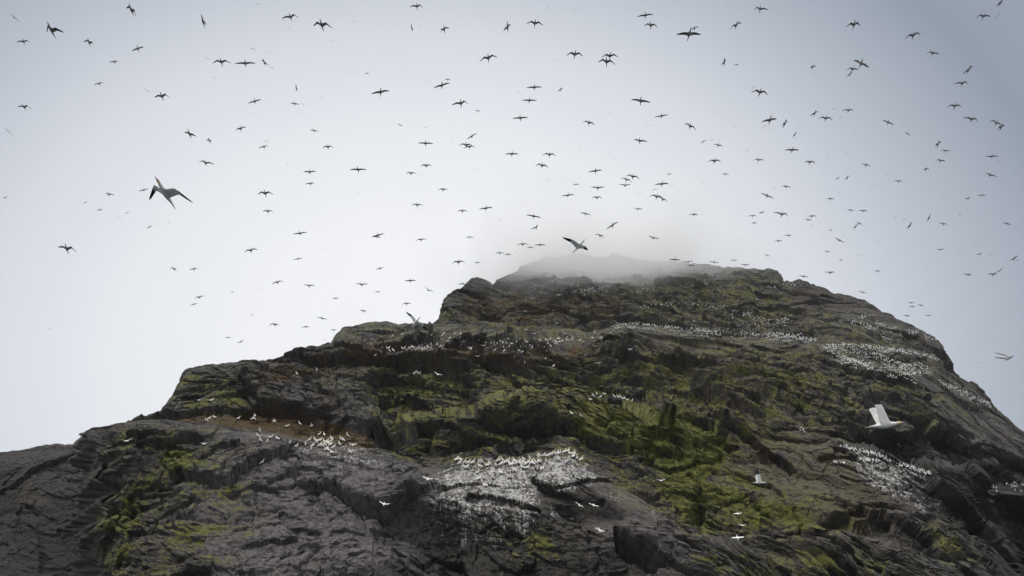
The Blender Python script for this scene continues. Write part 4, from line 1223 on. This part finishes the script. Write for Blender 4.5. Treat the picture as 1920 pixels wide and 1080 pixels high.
PERCH = [
    # place, group, tile corner, zoom, points (in zoomed pixels of that tile)
    ("on the whitewashed knoll", "gannets on the whitewashed knoll", (800, 720), 4.0, """222 575;255 570;248 600;283 597;310 593;345 598;395 595;415 592;282 635;302 633;397 625;380 668;458 612;473 608;518 622;530 585;545 583;572 582;560 608;608 590;622 605;638 608;
660 585;672 598;690 592;708 590;722 602;728 568;775 562;745 608;752 632;718 632;785 600;818 595;838 552;848 540;880 538;908 540;935 538;955 532;978 528;997 528;1032 518;1060 510;1080 525;1098 532;1118 540;
1100 550;1128 568;1070 575;1050 590;993 575;858 592;900 588;935 608;932 632;868 645;828 648;657 655;555 670;630 705;497 712;440 738;430 715;395 718;1160 575;845 590;590 596;650 604;700 604;735 600;762 596;800 604"""),
    ("on the green shoulder crest", "gannets on the green shoulder", (800, 720), 4.0, "1105 100;1117 100;1230 103;1250 88;1280 78;1303 83;1335 72;1410 97;1425 98;1437 100;1457 98;1475 107;1490 112;1505 118;1540 130;1088 195;1157 210"),
    ("at the lower turf edge", "gannets at the turf edge", (480, 780), 8.0, """52 235;25 300;215 320;320 342;60 375;160 378;497 370;600 400;735 385;795 370;880 365;925 372;955 378;900 400;945 280;1020 290;1022 372;1060 365;1085 355;1130 325;1125 360;965 405;840 460;945 455;
1000 440;1030 440;1070 420;1095 400;1115 440;1155 480;1050 510;1072 520;820 515;1135 550;1250 435;1270 360;1305 370;1370 300;1405 555;1445 540;1425 650;80 690;465 125;265 55;828 95;655 122"""),
    ("on the brown turf slope", "gannets on the brown turf", (280, 640), 4.0, "445 570;487 568;790 548;785 582;935 590;428 592;770 582;665 568;1105 232;1255 215;465 432;1215 607"),
    ("on the pale upper shelf", "gannets on the pale upper shelf", (640, 600), 7.385, """345 462;395 455;460 432;572 345;705 350;630 388;655 385;670 405;720 400;845 395;980 440;705 225;843 200;940 235;1100 250;1420 185;1395 212;1565 195;1655 195;1320 338;1360 320;1465 285;1495 250;
1530 285;1590 250;1565 305;1625 305;1680 280;1765 330;1790 375;1070 620;1010 685;1055 705;1085 710;870 335;945 345;1000 330;1075 325;1130 320;1200 325;1240 325;965 350;1240 150"""),
    ("on the rusty middle ledge", "gannets on the rusty middle ledge", (880, 590), 7.385, """120 295;195 310;210 335;235 335;300 340;345 340;350 360;390 350;425 370;465 385;480 400;520 390;550 390;590 395;545 318;665 328;715 380;795 372;845 370;885 372;950 375;985 350;1065 350;1050 385;
1085 400;1120 335;1130 380;1165 375;1200 370;1225 328;1245 330;1240 375;1275 370;1300 360;1350 350;1380 360;1420 348;1435 320;1355 320;1325 262;1530 355;1565 375;1190 405;1210 395;1080 440;1005 470;865 455;
735 462;690 440;352 485;480 500;15 450;635 525;775 612;1045 565;1165 710;1710 320;1815 318;1838 300;1735 240"""),
]


def land(px, py):
    """the spot under a bird whose middle shows at px, py: the rock there, nudged on to a crest when the ray passes over it"""
    for dy in (3, 6, 10, 15, 21, 28, 36):
        h = hit(px, py + dy)
        if h is not None and (h[1].z > 0.05 or dy >= 10):
            return h
    return None


n_row = 14
for place, group, (ox, oy), zoom, txt in PERCH:
    pts = []
    for it in txt.replace("\n", "").split(";"):
        a, b = it.split()
        pts.append((ox + float(a) / zoom, oy + float(b) / zoom))
    pts.sort(key=lambda p: p[1])
    nrows = max(1, math.ceil(len(pts) / n_row))
    per = math.ceil(len(pts) / nrows)
    ROWN = {1: [""], 2: ["upper row ", "lower row "], 3: ["top row ", "middle row ", "bottom row "], 4: ["top row ", "second row ", "third row ", "bottom row "],
            5: ["top row ", "second row ", "third row ", "fourth row ", "bottom row "], 6: ["top row ", "second row ", "third row ", "fourth row ", "fifth row ", "bottom row "]}[nrows]
    for r in range(nrows):
        row = sorted(pts[r * per:(r + 1) * per])
        for i, (px, py) in enumerate(row):
            h = land(px, py)
            if h is None:
                continue
            loc, nor, dist = h
            k = 0 if brnd.random() < 0.75 else 1
            o = bpy.data.objects.new("perched_gannet", STAND[k])
            sc = 1.1
            o.scale = (sc, sc, sc)
            o.location = loc - Vector((0, 0, 0.03))
            side = brnd.choice((0, 0, 180, 200, -20, 20, 160, 240, 300))
            o.rotation_euler = (0, 0, rad(side + brnd.uniform(-25, 25)))
            o["label"] = f"white gannet {'standing' if k == 0 else 'sitting'} {place}, {ROWN[r]}{ORD[i]} from left"
            o["category"] = "gannet"
            o["group"] = group
            COL.objects.link(o)

# the far colonies, thousands strong: one mass
LOW = standing_mesh("far_gannet", SP_ALERT[::2] if len(SP_ALERT) % 2 else SP_ALERT, 6, cut_a)
STRIPS = [  # polyline, spread in px, birds
    ([(1145, 624), (1165, 610), (1185, 607), (1240, 612), (1300, 620)], 3, 70), ([(1300, 620), (1350, 624), (1400, 629), (1470, 634), (1530, 639)], 3, 110), ([(1300, 628), (1420, 628), (1500, 634)], 6, 40),
    ([(1395, 612), (1420, 610), (1480, 604)], 6, 20),
    ([(1205, 577), (1250, 571), (1300, 572), (1360, 580), (1420, 596)], 5, 80), ([(1340, 600), (1400, 590), (1440, 604)], 8, 30),
    ([(990, 545), (1040, 530), (1090, 526), (1120, 520)], 6, 70), ([(1075, 550), (1120, 545), (1135, 540)], 5, 45), ([(1150, 533), (1190, 527)], 4, 25), ([(1195, 532), (1235, 522), (1265, 513)], 6, 75), ([(1195, 547), (1230, 540)], 4, 20),
    ([(1030, 505), (1060, 498), (1090, 500)], 8, 30), ([(1070, 508), (1100, 512)], 8, 20), ([(1310, 505), (1340, 515), (1350, 530)], 6, 30), ([(1280, 536), (1306, 537)], 3, 14), ([(1320, 533), (1330, 536)], 4, 10),
    ([(985, 565), (1010, 555), (1030, 548)], 6, 20), ([(1440, 540), (1470, 535), (1500, 536)], 4, 22), ([(1440, 602), (1465, 605), (1482, 596)], 4, 24),
    ([(1545, 652), (1600, 650), (1660, 655), (1700, 664)], 4, 90), ([(1550, 660), (1590, 675), (1640, 690)], 4, 70), ([(1580, 655), (1640, 668), (1700, 690)], 7, 80), ([(1585, 682), (1620, 685), (1640, 700), (1670, 712)], 4, 70),
    ([(1655, 712), (1690, 708), (1740, 695)], 4, 60), ([(1690, 688), (1730, 690)], 6, 30), ([(1655, 685), (1700, 690)], 6, 30), ([(1700, 715), (1720, 725)], 4, 12), ([(1590, 604), (1620, 612), (1640, 620)], 4, 36), ([(1610, 597), (1640, 594)], 4, 14),
    ([(1640, 608), (1665, 612)], 3, 14), ([(1672, 622), (1720, 624), (1750, 640)], 4, 30), ([(1650, 633), (1670, 640)], 4, 14), ([(1762, 720), (1800, 735), (1830, 750), (1860, 762)], 5, 70),
    ([(1578, 839), (1640, 856), (1700, 878), (1745, 893)], 3, 90), ([(1615, 866), (1650, 868)], 3, 16), ([(1565, 870), (1585, 874)], 2, 8), ([(1690, 813), (1730, 818)], 4, 12), ([(1675, 830), (1690, 834)], 3, 6),
    ([(1900, 905), (1920, 915), (1860, 925)], 8, 8), ([(1440, 628), (1500, 632), (1520, 640)], 4, 40), ([(1690, 660), (1710, 665)], 4, 14), ([(1500, 806), (1510, 812)], 2, 4),
]
cv, cf, cm = [], [], []
lv = [v.co.copy() for v in LOW.vertices]
lf = [tuple(p.vertices) for p in LOW.polygons]
lm = [p.material_index for p in LOW.polygons]
for pl, spread, count in STRIPS:
    seg = [math.dist(a, b) for a, b in zip(pl[:-1], pl[1:])]
    tot = sum(seg)
    for _ in range(int(count * 1.7)):
        d = brnd.uniform(0, tot)
        for (a, b), s in zip(zip(pl[:-1], pl[1:]), seg):
            if d <= s:
                break
            d -= s
        u = d / s
        px, py = a[0] + (b[0] - a[0]) * u + brnd.gauss(0, spread * 0.5), a[1] + (b[1] - a[1]) * u + brnd.gauss(0, spread * 0.6)
        h = hit(px, py)
        if h is None:
            continue
        M = Matrix.Translation(h[0] - Vector((0, 0, 0.03))) @ Matrix.Rotation(brnd.uniform(0, 6.28), 4, 'Z') @ Matrix.Scale(0.82, 4)
        o0 = len(cv)
        cv += [tuple(M @ v) for v in lv]
        cf += [tuple(i + o0 for i in f) for f in lf]
        cm += lm
me = bpy.data.meshes.new("gannet_colony")
me.from_pydata(cv, [], cf)
for m in BIRD_MATS["adult"]:
    me.materials.append(m)
me.polygons.foreach_set("material_index", cm)
ob = bpy.data.objects.new("gannet_colony", me)
ob["kind"] = "stuff"
ob["label"] = "dense far colonies of white gannets crowding the high ledges and right terraces"
COL.objects.link(ob)
HAZE_D, HAZE_TOP, MIST_D, MIST_V = 0.0001, 420.0, 0.05, 0.0075
# ------------------------------------------------------------------ air
def box_mesh(name, lo, hi):
    me = bpy.data.meshes.new(name)
    v = [(x, y, z) for x in (lo[0], hi[0]) for y in (lo[1], hi[1]) for z in (lo[2], hi[2])]
    f = [(0, 1, 3, 2), (4, 6, 7, 5), (0, 4, 5, 1), (2, 3, 7, 6), (0, 2, 6, 4), (1, 5, 7, 3)]
    me.from_pydata(v, [], f)
    return me


m, t = new_mat("haze")
g = G(t)
vol = g.n("ShaderNodeVolumePrincipled")
vol.inputs["Color"].default_value = (0.93, 0.95, 1.0, 1)
vol.inputs["Anisotropy"].default_value = 0.4
vol.inputs["Density"].default_value = HAZE_D
o = g.n("ShaderNodeOutputMaterial")
t.links.new(vol.outputs[0], o.inputs["Volume"])
me = box_mesh("haze", (-2600, -2600, -3), (2600, 2600, HAZE_TOP))
me.materials.append(m)
ob = bpy.data.objects.new("haze", me)
ob["kind"] = "stuff"
ob["label"] = "pale damp sea haze filling the air"
COL.objects.link(ob)

# cloud sitting on the summit, thinning down the ridge
m, t = new_mat("summit_mist")
g = G(t)
geo = g.n("ShaderNodeNewGeometry")
tcn = g.n("ShaderNodeTexCoord")
ln = g.n("ShaderNodeVectorMath", operation='LENGTH')
t.links.new(tcn.outputs["Object"], ln.inputs[0])
nz = g.noise(geo.outputs["Position"], 0.035, 4, 0.55)
sh = g.math('ADD', ln.outputs["Value"], g.math('MULTIPLY', g.math('SUBTRACT', nz, 0.5), 1.3))
mp = g.n("ShaderNodeMapping")
t.links.new(tcn.outputs["Object"], mp.inputs["Vector"])
mp.inputs["Location"].default_value = (0.0, 0.0, 0.05)
mp.inputs["Scale"].default_value = (1.05, 1.1, 1.5)
l2 = g.n("ShaderNodeVectorMath", operation='LENGTH')
t.links.new(mp.outputs["Vector"], l2.inputs[0])
s2 = g.math('ADD', l2.outputs["Value"], g.math('MULTIPLY', g.math('SUBTRACT', nz, 0.5), 1.3))
core = g.ramp(s2, 0.95, 0.2, 0.0, MIST_D)
veil = g.ramp(sh, 1.05, 0.4, 0.0, MIST_V)
dn = g.math('ADD', core, veil)
vol = g.n("ShaderNodeVolumePrincipled")
vol.inputs["Color"].default_value = (1.0, 1.0, 1.0, 1)
vol.inputs["Anisotropy"].default_value = 0.0
t.links.new(dn, vol.inputs["Density"])
o = g.n("ShaderNodeOutputMaterial")
t.links.new(vol.outputs[0], o.inputs["Volume"])
import bmesh
bm = bmesh.new()
bmesh.ops.create_icosphere(bm, subdivisions=3, radius=1.25)
me = bpy.data.meshes.new("mist")
bm.to_mesh(me)
bm.free()
me.materials.append(m)
ob = bpy.data.objects.new("mist", me)
ob.location = point(1125, 503, 226)
ob.scale = (72, 62, 33)
ob["kind"] = "stuff"
ob["label"] = "soft white mist veiling the top of the summit"
COL.objects.link(ob)
